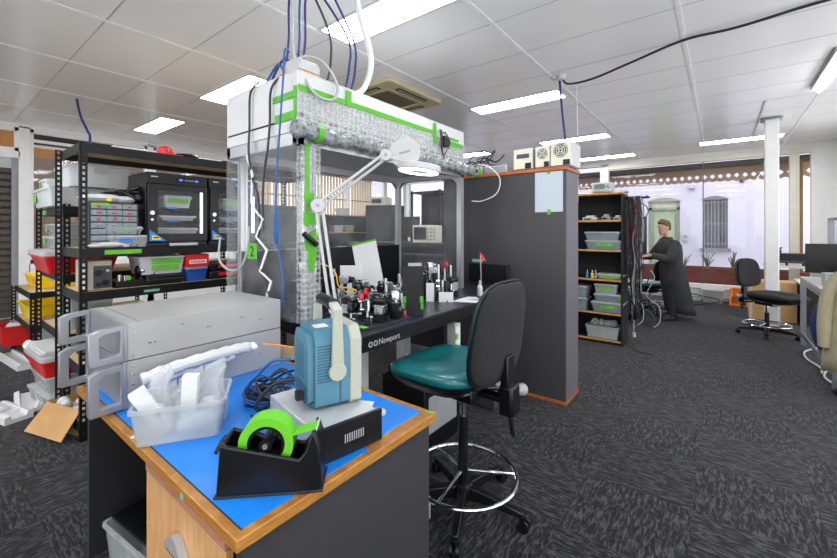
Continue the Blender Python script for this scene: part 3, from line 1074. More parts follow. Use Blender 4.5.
for k in range(14):
    b.ball((rnd.uniform(-.17, .17), rnd.uniform(-.12, .12), .15 + rnd.uniform(-.02, .04)), rnd.uniform(.03, .05), 8, 6)
o = b.build('packing_fill', t)
o['kind'] = 'stuff'
t.scale = (.85, .85, .9)
# bench rack at far left
lidded_tub('yellow tub with orange sticker on the pale bench top', (-6.15, 1.0, .758), .62, .4, .14, 'yellow_plastic', None, .06, sticker='orange_plastic')
t = thing('plastic_bag', 'clear bag slumped over the yellow tub on bench', 'bag', (-5.8, 1.0, .80))
b = MB('bag_film').ball((0, 0, .12), (.13, .1, .13), 12, 8).ball((.02, .02, .25), (.05, .05, .08), 10, 6)
b.build('bag_body', t)
MB('white_plastic').ball((.03, .02, .32), (.02, .02, .03), 8, 6).build('knot', t)
lidded_tub('second yellow tub low under the bench rack', (-6.3, .95, .422), .6, .4, .14, 'yellow_plastic', None)
lidded_tub('small red open tub under the bench rack', (-6.35, .72, .122), .42, .3, .22, 'red_plastic', None)
t = thing('foam_pad', 'white padded wrap heaped inside small red tub', 'packing', (-6.35, .72, .18))
MB('white_foam').ball((0, 0, .12), (.15, .1, .06), 12, 8).build('wad', t)
MB('grey_plastic').box(-.1, -.05, .1, .05, .02, .18).build('backing_card', t)
clear_box('large clear tub standing under bench top beside rack post', (-5.8, 1.0, .122), .5, .4, .26, 0)

# ================================================================== NEAR DESK
DT = .72
t = thing('desk', 'oak-edged desk with dark panels under the blue mat', 'desk', (-1.5, .8, 0))
b = MB('oak_edge').box(-.72, -.37, DT - .03, .665, .39, DT)
b.build('desktop', t, bev=.003)
MB('desk_grey').box(.615, -.345, 0, .64, .375, DT - .03).build('end_panel', t)
MB('black_matte').box(-.65, -.345, 0, -.625, .375, DT - .03).build('end_panel', t)
MB('black_matte').box(-.625, .3, .1, .615, .32, DT - .03).build('modesty_panel', t)
MB('teal_tape').box(.375, -.372, DT - .026, .39, -.3695, DT - .012).build('tape_spot', t)
t = thing('desk_mat', 'bright blue mat covering the near desk top', 'mat', (-1.5, .8, DT))
MB('blue_mat').prism([(-.7, -.345), (.64, -.345), (.64, .06), (.615, .06), (.615, .36), (-.7, .36)], 'z', 0, .002).build('sheet', t)
MB('black_matte').prism([(-.703, -.348), (.643, -.348), (.643, -.345), (-.703, -.345)], 'z', 0, .0018).build('edge', t)
t = thing('drawer_pedestal', 'beech drawer pedestal under the near desk', 'drawer unit', (-1.195, .455, 0))
MB('black_matte').box(-.255, .022, .04, .255, .58, .655).build('carcass', t)
MB('beech_pink').box(-.26, -.002, .632, .26, .02, .656).build('top_rail', t)
for z0, z1 in ((.345, .628), (.06, .34)):
    dr = MB('beech').box(-.26, 0, z0, .26, .02, z1).build('drawer', t, bev=.002)
    h = MB('brushed_case')
    zz = (z0 + z1) / 2 + .02
    h.prism([(-.06 + .12 * i / 10, zz + .045 * math.sin(PI * i / 10)) for i in range(11)], 'y', -.022, -.001)
    h.m('dark_grey').box(-.055, -.018, zz - .012, .055, -.001, zz)
    h.build('handle', dr)
MB('black_matte').box(-.25, .04, 0, .25, .56, .04).build('plinth', t)
t = clear_box('clear tub with black lid under the desk beside the drawers', (-1.86, .63, 0), .36, .26, .2, .12, lid=None, fill=(6, ('white_foam', 'grey_plastic', 'dark_grey')))
b = MB('black_plastic').box(-.16, -.11, .2, .16, .11, .212)
for k in range(8):
    b.box(-.15 + k * .035, -.1, .212, -.142 + k * .035, .1, .215)
b.m('grey_plastic').box(.02, -.06, .215, .12, .07, .222)
b.build('lid', t)
# rack chassis
for z, h, lab in ((DT + .004, .178, 'lower silver rack chassis with handles on the desk'), (.906, .14, 'upper silver rack chassis stacked on another')):
    t = thing('rack_chassis', lab, 'rack chassis', (-2.25, .48, z), 0, 'stacked silver chassis')
    W, D = .484, .66
    c = MB('brushed_case').box(.006, .012, 0, W - .006, D, h)
    c.m('black_matte')
    for (y, zz) in ((.08, .35), (.085, .35), (.1, .35), (.3, .5), (.31, .5), (.45, .6), (.46, .6), (.2, .72), (.55, .4)):
        c.box(W - .0055, y, h * zz, W - .0045, y + .006, h * zz + .004)
    c.m('steel')
    for k in range(5):
        c.cyl((W - .006, .03, h * (.12 + .19 * k)), (W - .003, .03, h * (.12 + .19 * k)), .004, n=8)
    c.box(.0, .05, h, W, .054, h + .001)
    c.build('case', t, bev=.002)
    MB('panel_silver').box(0, 0, 0, W, .012, h).build('front_panel', t, bev=.002)
    for x in (0, W - .03):
        o = [(.0, .004), (-.1, .0), (-.105, .012), (-.105, h * .84), (-.075, h * .94), (.0, h - .003)]
        i = [(-.012, .03), (-.07, .026), (-.072, .03), (-.072, h * .72), (-.06, h * .8), (-.012, h * .84)]
        MB('panel_silver').ring(o, i, 'x', x, x + .03).build('handle', t, bev=.003)
t = thing('packing_foam', 'roll of white foam wrap against the lower chassis side', 'packing', (-1.68, .5, DT + .003))
b = MB('white_foam')
b.tube([(-.035, .02, .115), (-.02, .12, .135), (.0, .25, .15), (-.01, .36, .15), (-.03, .44, .14)], [.024 + .003 * math.sin(i * 2.1) for i in range(25)], 10)
b.tube([(-.04, .04, .1), (-.035, .14, .11), (-.02, .26, .125), (-.02, .36, .125)], [.024 + .003 * math.sin(i * 1.7) for i in range(19)], 10)
b.loft([[(-.06, .1, .14), (-.06, .14, .14), (-.045, .14, .0), (-.045, .1, .0)], [(-.03, .1, .15), (-.03, .14, .15), (-.03, .14, .0), (-.03, .1, .0)]])
b.build('wrap', t, bev=.005)
MB('white_foam').ball((-.02, .45, .14), (.03, .02, .022), 10, 6).build('torn_end', t)
# plastic bin with bags and cartons
BZ = rad(57.8)
t = thing('storage_bin', 'frosted open bin of bags at the desk edge', 'bin', (-1.4475, .5645, DT + .003), BZ)
MB('clear_tub').tub(.265, .2, .118, .9, .02, .003, .006).build('body', t, sharp=60)


def bl(x, y, z):
    c, s_ = math.cos(BZ), math.sin(BZ)
    return (-1.4475 + c * x - s_ * y, .5645 + s_ * x + c * y, DT + .003 + z)


for x, y, rz, sc, lab in ((-.085, .01, .2, (.05, .05, .19), 'clear plastic bag with red tag standing at left end of bin'), (.075, .02, -.3, (.055, .05, .2), 'clear plastic bag peaked at right end of bin'),
                          (.0, .05, .1, (.06, .03, .16), 'clear plastic bag at the back of bin')):
    t = thing('plastic_bag', lab, 'bag', bl(x, y, .008), BZ + rz, 'bags in the bin')
    a, d, h = sc
    loops = []
    for k in range(7):
        f = k / 6
        w = 1 - .25 * f + .12 * math.sin(5 * f)
        th = 1 - .9 * f
        loops.append([(a * w * math.cos(q) + .02 * f * math.sin(9 * f) + rnd.uniform(-.004, .004), d * th * math.sin(q) + .012 * f, h * f + (.02 * math.cos(q) * f)) for q in [2 * PI * i / 10 for i in range(10)]])
    MB('bag_film').loft(loops).build('film', t, sharp=20)
    MB('white_foam').ball((0, 0, .05), (a * .7, d * .6, .035), 10, 6).build('wad', t)
    if 'red tag' in lab:
        MB('red_plastic').box(-.01, -.055, .06, .015, -.053, .08).build('red_tag', t)
for x, y, rz, tilt, lab in ((-.05, -.02, .3, -.5, 'white card box leaning in the bin, left one'), (.012, .0, -.1, .05, 'upright white card box in middle of bin')):
    o = tag(MB('paper').box(-.024, -.016, 0, .024, .016, .17).build('card_box', None, bl(x, y, .012), BZ + rz, bev=.002), lab, 'carton', 'card boxes in the bin')
    o.rotation_euler.y = tilt
t = thing('foam_wad', 'crumpled white foam lying in front of the bin wall inside', 'packing', bl(.06, -.04, .006), BZ)
MB('white_foam').ball((0, 0, .03), (.05, .03, .03), 10, 6).build('wad', t)
MB('white_foam').ball((-.05, .0, .02), (.03, .025, .02), 10, 6).build('scrap', t)
o = tag(MB('paper').box(0, 0, 0, .02, .03, .001).build('paper_scrap', None, (-1.53, .4315, DT + .001)), 'white paper scrap poking over the desk edge left of bin', 'paper')

# tape dispenser
t = thing('tape_dispenser', 'black desk tape dispenser with a green tape roll', 'tape dispenser', (-1.006, .463, DT + .0022), rad(44))
prof = [(.0, 0), (.256, 0), (.262, .03), (.256, .118), (.245, .15), (.236, .15), (.222, .105), (.205, .085), (.03, .128), (.01, .135)]
W = .098
b = MB('black_plastic')
b.prism(prof, 'y', 0, .012)
b.prism(prof, 'y', W - .012, W)
b.prism([(0, 0), (.012, 0), (.02, .13), (.008, .135)], 'y', .012, W - .012)
b.prism([(.21, 0), (.262, 0), (.256, .118), (.245, .15), (.236, .15), (.222, .105), (.21, .085)], 'y', .012, W - .012)
b.box(.01, .012, 0, .23, W - .012, .03)
b.build('body', t, bev=.005, seg=3)
MB('black_matte').box(-.004, -.004, 0, .266, W + .004, .006).build('base_rim', t, bev=.002)
b = MB('green_roll')
b.ring([(.117 + .07 * math.cos(2 * PI * i / 40), .117 + .07 * math.sin(2 * PI * i / 40)) for i in range(40)],
       [(.117 + .048 * math.cos(2 * PI * i / 40), .117 + .048 * math.sin(2 * PI * i / 40)) for i in range(40)], 'y', .022, W - .022)
b.build('tape_roll', t, sharp=50)
b = MB('black_plastic').cyl((.117, .016, .117), (.117, W - .016, .117), .016)
b.ring([(.117 + .047 * math.cos(2 * PI * i / 24), .117 + .047 * math.sin(2 * PI * i / 24)) for i in range(24)],
       [(.117 + .04 * math.cos(2 * PI * i / 24), .117 + .04 * math.sin(2 * PI * i / 24)) for i in range(24)], 'y', .024, W - .024)
for k in range(3):
    a = 2 * PI * k / 3 + .5
    b.tube([(.117, W / 2, .117), (.117 + .044 * math.cos(a), W / 2, .117 + .044 * math.sin(a))], .006, 6)
b.m('steel').cyl((.117, .012, .117), (.117, W - .012, .117), .007)
b.build('hub', t)
b = MB('green_roll').loft([[(.184, .024, .136), (.184, W - .024, .136), (.184, W - .024, .1368), (.184, .024, .1368)], [(.25, .024, .1515), (.25, W - .024, .1515), (.25, W - .024, .1523), (.25, .024, .1523)]])
b.build('tape_strip', t)
b = MB('steel')
for k in range(12):
    y = .018 + k * (W - .036) / 12
    b.prism([(y, .15), (y + .005, .15), (y + .0025, .156)], 'x', .246, .248)
b.build('cutter', t)

# silver instrument box under the scope
t = thing('driver_box', 'silver box with black vented end under the blue scope', 'instrument', (-.904, .698, DT + .0022), rad(-10.5))
b = MB('silver_top').box(-.35, .0, .008, -.012, .218, .1)
b.build('case', t, bev=.004)
b = MB('black_plastic').box(-.012, -.001, .004, 0, .228, .103)
b.m('grey_plastic')
for k in range(9):
    b.box(-.0005, .09 + k * .008, .04, .0008, .094 + k * .008, .066)
b.build('front_panel', t, bev=.003)
b = MB('steel')
for i in range(4):
    b.cyl((-.07 - i * .075, .0, .05), (-.07 - i * .075, -.022, .05), .009, n=10)
b.build('connector', t)
MB('black_plastic').box(-.34, .01, 0, -.02, .04, .008).box(-.34, .18, 0, -.02, .21, .008).build('foot', t)
o = tag(MB('paper').box(-.08, -.06, 0, .08, .06, .001).build('paper_card', None, (-1.12, 1.02, DT + .0025), .5), 'white printed card lying behind the silver box', 'paper')
b = MB('white_plastic').lathe([(.0, .012), (.022, .012), (.027, .008), (.028, 0), (0, 0)], n=24)
tag(b.build('white_puck', None, (-1.0, 1.05, DT + .0022)), 'round white puck on the blue mat corner', 'puck')
o = tag(MB('green_label').box(0, 0, 0, .03, .012, .0008).build('green_scrap', None, (-.87, 1.165, DT + .0005), .3), 'pale green tape scrap at far right desk corner', 'tape scrap')

# portable oscilloscope
t = thing('oscilloscope', 'teal blue portable oscilloscope with beige carry handle', 'oscilloscope', (-1.02, .757, DT + .106), rad(-21))
SW, SD, SH = .2, .135, .25
b = MB('scope_blue')
sec = [(0, .012), (0, SH - .04), (-.028, SH), (-SW + .028, SH), (-SW, SH - .04), (-SW, .012), (-SW + .015, 0), (-.015, 0)]
b.prism(sec, 'y', .02, SD)
b.prism([(p[0] * .86 - SW * .07, p[1] * .88 + SH * .06) for p in sec], 'y', 0, .021)
b.m('scope_dark')
for k in range(13):
    z = .085 + k * .0095
    b.box(-.002, .026, z, .0012, .072, z + .005)
for k in range(12):
    z = .09 + k * .0095
    b.box(-SW * .86 + .015, -.001, z, -.06, .002, z + .005)
b.box(-.001, .1, .01, .0012, .106, SH - .045)
b.build('body', t, bev=.006, seg=3)
b = MB('scope_beige').prism([(p[0] * 1.05 + SW * .025, p[1] * 1.03 - .003) for p in sec], 'y', SD, SD + .042)
b.build('bezel', t, bev=.006)
b = MB('paper').box(-.1, .035, SH + .0005, -.05, .08, SH + .0012)
b.m('plant_green').box(-.09, .045, SH + .0012, -.06, .047, SH + .0014)
b.build('label', t)
hd = MB('scope_beige')
for x in (.008, -SW - .008):
    hd.cyl((x - .008, .09, .115), (x + .01, .09, .115), .029, n=24)
    hd.loft([[(x - .005, .09 - w, z), (x + .008, .09 - w, z), (x + .008, .09 + w, z), (x - .005, .09 + w, z)] for z, w in ((.13, .022), (.2, .019), (.27, .016), (.31, .015))])
hd.loft([[(.016, .075, .3), (.016, .105, .3), (.016, .105, .318), (.016, .075, .318)], [(-.03, .075, .318), (-.03, .105, .318), (-.03, .105, .335), (-.03, .075, .335)],
         [(-SW + .03, .075, .318), (-SW + .03, .105, .318), (-SW + .03, .105, .335), (-SW + .03, .075, .335)], [(-SW - .016, .075, .3), (-SW - .016, .105, .3), (-SW - .016, .105, .318), (-SW - .016, .075, .318)]])
hd = hd.build('handle', t, bev=.004)
MB('black_plastic').tube([(-.035, .09, .327), (-SW / 2, .09, .329), (-SW + .035, .09, .327)], .02, 12).build('grip', hd)
b = MB('scope_dark').box(-.14, -.006, .02, -.03, .0, .07)
b.m('black_plastic').box(-.06, -.03, .03, -.035, -.005, .055)
b.build('rear_socket', t)
MB('screen').box(-SW + .03, SD + .041, .07, -.03, SD + .0435, SH - .03).build('screen', t)

# cables on the desk
def heap(cx, cy, r, n, z0=DT + .01, amp=.03):
    out = []
    a0 = rnd.uniform(0, 6)
    for k in range(n):
        a = a0 + k * .9
        q = r * rnd.uniform(.7, 1.1)
        out.append((cx + q * math.cos(a) * 1.15, cy + q * math.sin(a) * .8, z0 + rnd.uniform(0, amp)))
    return out


for i, (m, r, lab) in enumerate((('blue_cable', .0042, 'blue cable coil on the blue mat beside the driver box'), ('black_cable', .0042, 'black cable coil on the mat behind the tape dispenser'),
                                 ('dark_cable', .004, 'dark grey cable loops on the mat near the bin'), ('blue_cable', .0036, 'thin blue cable loops topmost on the desk heap'),
                                 ('black_cable', .0055, 'thick black lead looped beneath the blue coil'))):
    cable('coiled_cable', heap(-1.44 + .012 * i, .84 + .015 * i, .085 + .006 * i, 22, amp=.025 + .015 * i), r, m, lab, 'cable heap on the desk')
cable('power_lead', [(-1.06, .735, .93), (-1.09, .69, .925), (-1.15, .67, .87), (-1.25, .71, .79), (-1.34, .8, .735), (-1.42, .86, .73), (-1.38, .93, .73)], .006, 'black_cable', 'black power lead plugged into back of blue scope')
cable('signal_cable', [(-1.12, .76, .975), (-1.17, .72, .965), (-1.27, .72, .89), (-1.38, .76, .83), (-1.45, .8, .76), (-1.47, .88, .73)], .0055, 'blue_cable', 'blue signal cable plugged into back of scope')
cable('red_lead', [(-1.2, .86, .97), (-1.3, .82, .975), (-1.36, .8, .972)], .0025, 'orange_plastic', 'thin orange wire poking left from the scope')
cable('black_lead', [(-1.19, .55, .735), (-1.23, .6, .75), (-1.2, .66, .76), (-1.25, .72, .74), (-1.33, .74, .735)], .006, 'black_cable', 'black lead curling round back of tape dispenser')

# ================================================================== OPTICAL TABLE
TZ = .9
TX0, TX1, TY0, TY1 = -2.62, -1.333, 1.29, 3.12
t = thing('optical_table', 'black optical table inside the taped enclosure', 'table', (-1.97, 2.2, 0))
b = MB('breadboard').box(TX0 + 1.97, TY0 - 2.2, TZ - .012, TX1 + 1.97, TY1 - 2.2, TZ)
b.m('black_plastic').box(TX0 + 1.975, TY0 - 2.195, TZ - .085, TX1 + 1.965, TY1 - 2.205, TZ - .012)
b.build('tabletop', t, bev=.002)
b = MB('steel')
for i in range(24):
    for j in range(30):
        b.at((-.55 + i * .05, -.86 + j * .06, TZ)).box(-.003, -.003, 0, .003, .003, .0004)
b.build('hole_grid', t)['kind'] = 'stuff'
for x in (-.5, .42):
    for y in (-.75, .75):
        b = MB('light_grey').box(x - .05, y - .05, .1, x + .05, y + .05, TZ - .085)
        b.m('black_metal').box(x - .08, y - .08, 0, x + .08, y + .08, .1)
        b.build('leg', t, bev=.004)
MB('light_grey').box(-.46, -.72, .12, .38, -.68, .2).box(-.46, .68, .12, .38, .72, .2).box(.39, -.7, .12, .43, .7, .2).build('frame_rail', t)
text('maker_lettering', 'Newport', .043, (TX1 + 1.966, 1.405 - 2.2, TZ - .068), (PI / 2, 0, PI / 2), 'white_plastic', t)
b = MB('white_plastic')
for y in (1.35, 1.385):
    b.ring([(y - 2.2 + .014 * math.cos(a), TZ - .055 + .014 * math.sin(a)) for a in [2 * PI * i / 20 for i in range(20)]],
           [(y - 2.2 + .009 * math.cos(a), TZ - .055 + .009 * math.sin(a)) for a in [2 * PI * i / 20 for i in range(20)]], 'x', TX1 + 1.965, TX1 + 1.9665)
b.build('maker_emblem', t)
# under the table
for x, y, w, d, h, m, lab in ((-1.55, 1.6, .3, .35, .3, 'light_grey', 'grey equipment case on floor under the optical table'), (-1.6, 2.1, .35, .4, .45, 'black_plastic', 'black rack unit under the optical table'),
                              (-1.5, 2.85, .25, .25, .5, 'dark_grey', 'dark controller under far end of optical table'), (-1.25, 1.38, .3, .28, .12, 'light_grey', 'flat pale instrument on floor between desk and green chair')):
    t = thing('equipment_case', lab, 'equipment case', (x, y, 0))
    MB(m).box(-w / 2, -d / 2, .015, w / 2, d / 2, h).build('case', t, bev=.006)
    b = MB('grey_plastic').box(w / 2, -d * .4, h * .3, w / 2 + .004, d * .4, h * .8)
    b.build('front_panel', t)
    MB('black_plastic').box(-w * .4, -d * .4, 0, -w * .3, d * .4, .015).box(w * .3, -d * .4, 0, w * .4, d * .4, .015).build('foot', t)
t = thing('control_box', 'black wall box with chrome knob hanging below the table edge', 'control box', (-1.36, 1.8, .5))
MB('light_grey').box(-.03, .3, .1, .03, .36, .3).build('bracket', t)
b = MB('paper').box(.03, .31, .14, .032, .35, .28)
b.m('green_tape').box(.03, .3, .2, .033, .33, .24)
b.build('label', t)

# ------------------------------------------------------------------ enclosure
EX0, EX1, EY0, EY1 = -2.5, -1.75, 1.225, 2.9
ZR, ZT = 1.85, 2.235
t = thing('laser_enclosure', 'white-roofed enclosure wrapped in bubble film and green tape over the optical table', 'enclosure', (-2.1, 2.05, 0))
ex0, ex1, ey0, ey1 = EX0 + 2.1, EX1 + 2.1, EY0 - 2.05, EY1 - 2.05
PW = .045


def extrusion(x, y, z0, z1):
    b = MB('aluminium')
    a, c = PW / 2, .006
    pts = []
    for (px, py, qx, qy) in ((1, -1, 0, 1), (1, 1, -1, 0), (-1, 1, 0, -1), (-1, -1, 1, 0)):
        pts += [(px * a, py * a), (px * a + qx * (a - c), py * a + qy * (a - c)), (px * a + qx * (a - c) - (c if qx == 0 and px > 0 else -c if qx == 0 else 0), py * a + qy * (a - c) - (c if qy == 0 and py > 0 else -c if qy == 0 else 0)),
                (px * a + qx * (a + c) - (c if qx == 0 and px > 0 else -c if qx == 0 else 0), py * a + qy * (a + c) - (c if qy == 0 and py > 0 else -c if qy == 0 else 0)), (px * a + qx * (a + c), py * a + qy * (a + c))]
    b.prism([(x + p[0], y + p[1]) for p in pts], 'z', z0, z1)
    return b


for x in (ex0 + PW / 2, ex1 - PW / 2):
    for y in (ey0 + PW / 2 + .07, ey1 - PW / 2):
        extrusion(x, y, TZ, ZR).build('post', t)
b = MB('aluminium')
b.box(ex0, ey0, ZR, ex1, ey0 + PW, ZR + .07).box(ex0, ey1 - PW, ZR, ex1, ey1, ZR + .07).box(ex0, ey0, ZR, ex0 + PW, ey1, ZR + .07).box(ex1 - PW, ey0, ZR, ex1, ey1, ZR + .07)
b.build('top_rail', t, bev=.003)
for x, sx in ((ex0 + PW, 1), (ex1 - PW, -1)):
    MB('aluminium').prism([(x, ZR), (x + sx * .05, ZR), (x, ZR - .05)], 'y', ey1 - PW, ey1 - PW * .2).build('corner_bracket', t)
MB('aluminium').prism([(ey1 - PW, ZR), (ey1 - PW - .05, ZR), (ey1 - PW, ZR - .05)], 'x', ex0, ex0 + PW * .8).build('corner_bracket', t)
MB('light_grey').box(ex0 + .01, ey0 + .01, ZR + .05, ex1 - .01, ey1 - .01, ZR + .065).build('underside_panel', t)
b = MB('white_foam')
b.box(ex0, ey0, ZR + .072, ex1, ey0 + .012, ZT).box(ex0, ey1 - .012, ZR + .072, ex1, ey1, ZT).box(ex0, ey0 + .012, ZR + .072, ex0 + .012, ey1 - .012, ZT)
b.box(ex1 - .012, ey0 + .012, ZR + .072, ex1, ey1 - .012, ZT).box(ex0, ey0, ZT, ex1, ey1, ZT + .008)
b.build('roof_box', t, bev=.003)
b = MB('black_matte')
b.box(ex1, ey0 + .06, 1.992, ex1 + .002, ey1 - .01, 2.004).box(ex0 + .02, ey0 - .002, 1.986, ex1 - .12, ey0, 1.996)
b.box(ex1, ey0 + .005, 1.9, ex1 + .004, ey0 + .035, 2.02).box(ex1, ey1 - .015, 1.9, ex1 + .004, ey1, 2.0)
b.build('seam', t)


def tape(x0, y0, z0, x1, y1, z1, name='tape_strip'):
    return MB('green_tape').box(x0, y0, z0, x1, y1, z1).build(name, t)


X = ex1 + .007
for i, (ya, yb, za, zb) in enumerate(((ey0, ey0 + 1.23, 2.135, 2.165),)):
    tape(X, ya, za, X + .002, yb, zb)
tape(X, ey0 + 1.42, 2.09, X + .002, ey1 - .03, 2.125)
tape(X + .001, ey0 + 1.42, 2.135, X + .003, ey1 - .1, 2.155)
tape(X + .002, ey0 + .33, 2.135, X + .004, ey0 + .37, 2.225)
tape(X + .002, ey0 + 1.21, 2.06, X + .004, ey0 + 1.25, 2.225)
tape(ex1 - .22, ey0 - .006, 2.1, ex1 + .0, ey0 - .004, 2.135)
tape(ex1 - .2, ey0 - .006, 1.985, ex1 - .01, ey0 - .004, 2.03)
tape(ex1 - .03, ey0 - .004, 2.0, ex1 - .003, ey0 - .002, 2.16)
# bubble film over the roof front, rolled up along its lower edge
b = MB('bubble_wrap')
n = 16
L0, L1 = [], []
for k in range(n + 1):
    y = ey0 - .005 + (ey1 - ey0 + .01) * k / n
    L0.append((ex1 + .006 + .0025 * math.sin(k * 2.3), y, 1.92))
    L1.append((ex1 + .005 + .0015 * math.sin(k * 1.7), y, 2.15 - .03 * k / n))
b.loft([L0, L1], False, False, False)
b.build('bubble_film', t, sharp=80)
b = MB('roll_film')
b.tube([(ex1 + .045, ey0 - .05 + k * .106, 1.915 + .006 * math.sin(k * 1.9)) for k in range(18)], [.042 + .007 * math.sin(k * 1.1) for k in range(103)], 12)
b.build('film_roll', t, sharp=70)
for y in (ey0 + .07, ey1 + .1):
    b = MB('green_tape')
    b.ring([(ex1 + .045 + .052 * math.cos(a), 1.915 + .052 * math.sin(a)) for a in [2 * PI * i / 18 for i in range(18)]],
           [(ex1 + .045 + .048 * math.cos(a), 1.915 + .048 * math.sin(a)) for a in [2 * PI * i / 18 for i in range(18)]], 'y', y, y + .035)
    b.build('roll_tape', t)
# bubble film hanging down around the near post, and its tape
b = MB('bubble_post')
LA, LB = [], []
for k in range(12):
    a = k / 11
    p = (ex1 - .05 + .06 * a * 1.4, ey0 + .03) if a < .55 else (ex1 + .004, ey0 + .03 + (a - .55) * .26)
    LA.append((p[0] + .003 * math.sin(k * 2), p[1], TZ + .002))
    LB.append((p[0], p[1], 1.92))
b.loft([LA, LB], False, False, False)
b.build('bubble_curtain', t, sharp=80)
tape(ex1 + .006, ey0 + .045, 1.42, ex1 + .008, ey0 + .07, 1.86)
tape(ex1 + .008, ey0 + .035, 1.56, ex1 + .010, ey0 + .10, 1.6)
tape(ex1 + .008, ey0 + .03, 1.43, ex1 + .010, ey0 + .12, 1.49)
b = MB('green_tape').prism([(ey0 + .06, 1.19), (ey0 + .1, 1.18), (ey0 + .12, 1.29), (ey0 + .115, 1.41), (ey0 + .06, 1.37), (ey0 + .035, 1.33), (ey0 + .06, 1.28)], 'x', ex1 + .009, ex1 + .011)
b.build('tape_patch', t)
MB('black_plastic').tube([(ex1 + .03, ey0 + .02, 1.38), (ex1 + .03, ey0 + .1, 1.32)], .015, 10).build('clamp', t)
# clear vinyl sheets: near end, back and far end
b = MB('clear_film')
n = 14
b.loft([[(ex0 + (ex1 - ex0) * k / n, ey0 - .004 + .006 * math.sin(k * 1.9) * (1 - q), TZ + .01 + (ZR - TZ) * q) for k in range(n + 1)] for q in (0, .3, .6, 1)], False, False, False)
b.build('vinyl_sheet', t, sharp=80)
b = MB('clear_film')
b.loft([[(ex0 - .004 + .008 * math.sin(k * 1.4 + 2 * q), ey0 + (ey1 - ey0) * k / 20, TZ + .01 + (ZR - TZ) * q) for k in range(21)] for q in (0, .3, .6, 1)], False, False, False)
b.build('vinyl_sheet', t, sharp=80)
b = MB('clear_film')
b.loft([[(ex0 + (ex1 - ex0) * k / n, ey1 + .002 + .006 * math.sin(k * 1.7) * (1 - q), TZ + .01 + (ZR - TZ) * q) for k in range(n + 1)] for q in (0, .3, .6, 1)], False, False, False)
b.build('vinyl_sheet', t, sharp=80)
enc = t
# roof-top box and power adapter
t = thing('junction_box', 'white box on cardboard sitting on the enclosure roof corner', 'box', (-1.84, 1.31, ZT + .009), 0)
MB('cardboard').box(-.07, -.05, 0, .06, .09, .022).build('cardboard_pad', t)
MB('white_plastic').prism([(-.07, .022), (.065, .022), (.065, .06), (.045, .088), (-.07, .088)], 'y', -.05, .08).build('body', t, bev=.004)
MB('grey_plastic').cyl((-.02, .0, .086), (-.02, .0, .098), .012).build('cable_gland', t)
t = thing('power_adapter', 'black plug adapter with wound lead hung on the roof front', 'adapter', (EX1 + .012, 2.56, 2.055))
MB('black_plastic').box(0, -.03, 0, .04, .03, .085).build('body', t, bev=.006)
b = MB('black_cable')
for k in range(3):
    b.tube([(.012, -.035 - .012 * k, .13), (.03, -.05 - .01 * k, .06), (.02, -.035 - .006 * k, -.03), (.016, -.01, -.06), (.03, .02, -.02), (.035, .04 + .005 * k, .05), (.02, .0, .12)], .004, 6)
b.tube([(.016, -.012, -.05), (.016, -.01, -.11)], .005, 6)
b.build('lead', t)
MB('green_tape').box(-.003, -.045, .11, .004, .03, .125).build('tape_tab', t)

# cables around the enclosure
EN = EY0
cable('drop_cable', [(-2.12, EN - .0, 2.26), (-2.18, EN - .02, 2.2), (-2.19, EN - .02, 2.0), (-2.18, EN - .03, 1.85), (-2.14, EN - .03, 1.7), (-2.08, EN - .03, 1.6), (-2.06, EN - .03, 1.4), (-2.1, EN - .03, 1.3), (-1.98, EN - .04, 1.1), (-1.9, EN - .04, .98)],
      .007, 'dark_cable', 'leftmost black cable draped down enclosure left side')
cable('drop_cable', [(-1.9, EN + .02, 2.26), (-1.96, EN - .02, 2.18), (-1.975, EN - .02, 2.0), (-1.98, EN - .03, 1.85), (-2.02, EN - .03, 1.7), (-2.03, EN - .03, 1.55), (-2.02, EN - .03, 1.4)], .007, 'dark_cable',
      'second black cable draped down enclosure left side')
cable('white_cable', [(-2.21, EN - .025, 1.84), (-2.14, EN - .03, 1.72), (-2.15, EN - .03, 1.56), (-2.12, EN - .03, 1.52), (-2.02, EN - .035, 1.46), (-2.09, EN - .035, 1.36), (-1.97, EN - .04, 1.29), (-2.04, EN - .04, 1.17), (-1.93, EN - .04, 1.12), (-1.99, EN - .04, 1.0), (-1.93, EN - .05, .97), (-1.92, EN - .05, .88), (-1.93, EN - .07, .76)],
      .007, 'white_cable', 'white cord hanging in zigzags on the vinyl sheet', smooth=False, n=8)
cable('blue_lead', [(-1.82, EN - .0, 2.35), (-1.8, EN - .04, 2.34), (-1.8, EN - .05, 2.2), (-1.83, EN - .05, 1.95), (-1.86, EN - .05, 1.7), (-1.87, EN - .05, 1.45), (-1.85, EN - .05, 1.32), (-1.8, EN - .06, 1.2), (-1.79, EN - .06, 1.05), (-1.84, EN - .08, .88), (-1.9, EN - .1, .74)], .0052, 'blue_cable',
      'blue cable running down beside the taped corner post')
cable('blue_lead', [(-1.86, EN - .045, 1.52), (-1.84, EN - .06, 1.5), (-1.83, EN - .06, 1.38), (-1.86, EN - .055, 1.33), (-1.88, EN - .05, 1.4), (-1.87, EN - .05, 1.5)], .006, 'blue_cable', 'small blue cable loop tied to the corner lead')
cable('grey_loop', [(-1.86, 1.3, 2.96), (-1.86, 1.27, 2.6), (-1.845, 1.27, 2.35), (-1.78, 1.27, 2.25), (-1.72, 1.3, 2.14), (-1.7, 1.36, 2.11), (-1.7, 1.43, 2.13), (-1.72, 1.47, 2.22), (-1.77, 1.42, 2.34), (-1.82, 1.34, 2.37), (-1.85, 1.3, 2.34)], .008, 'grey_cable',
      'grey cable looping in front of the white roof box')
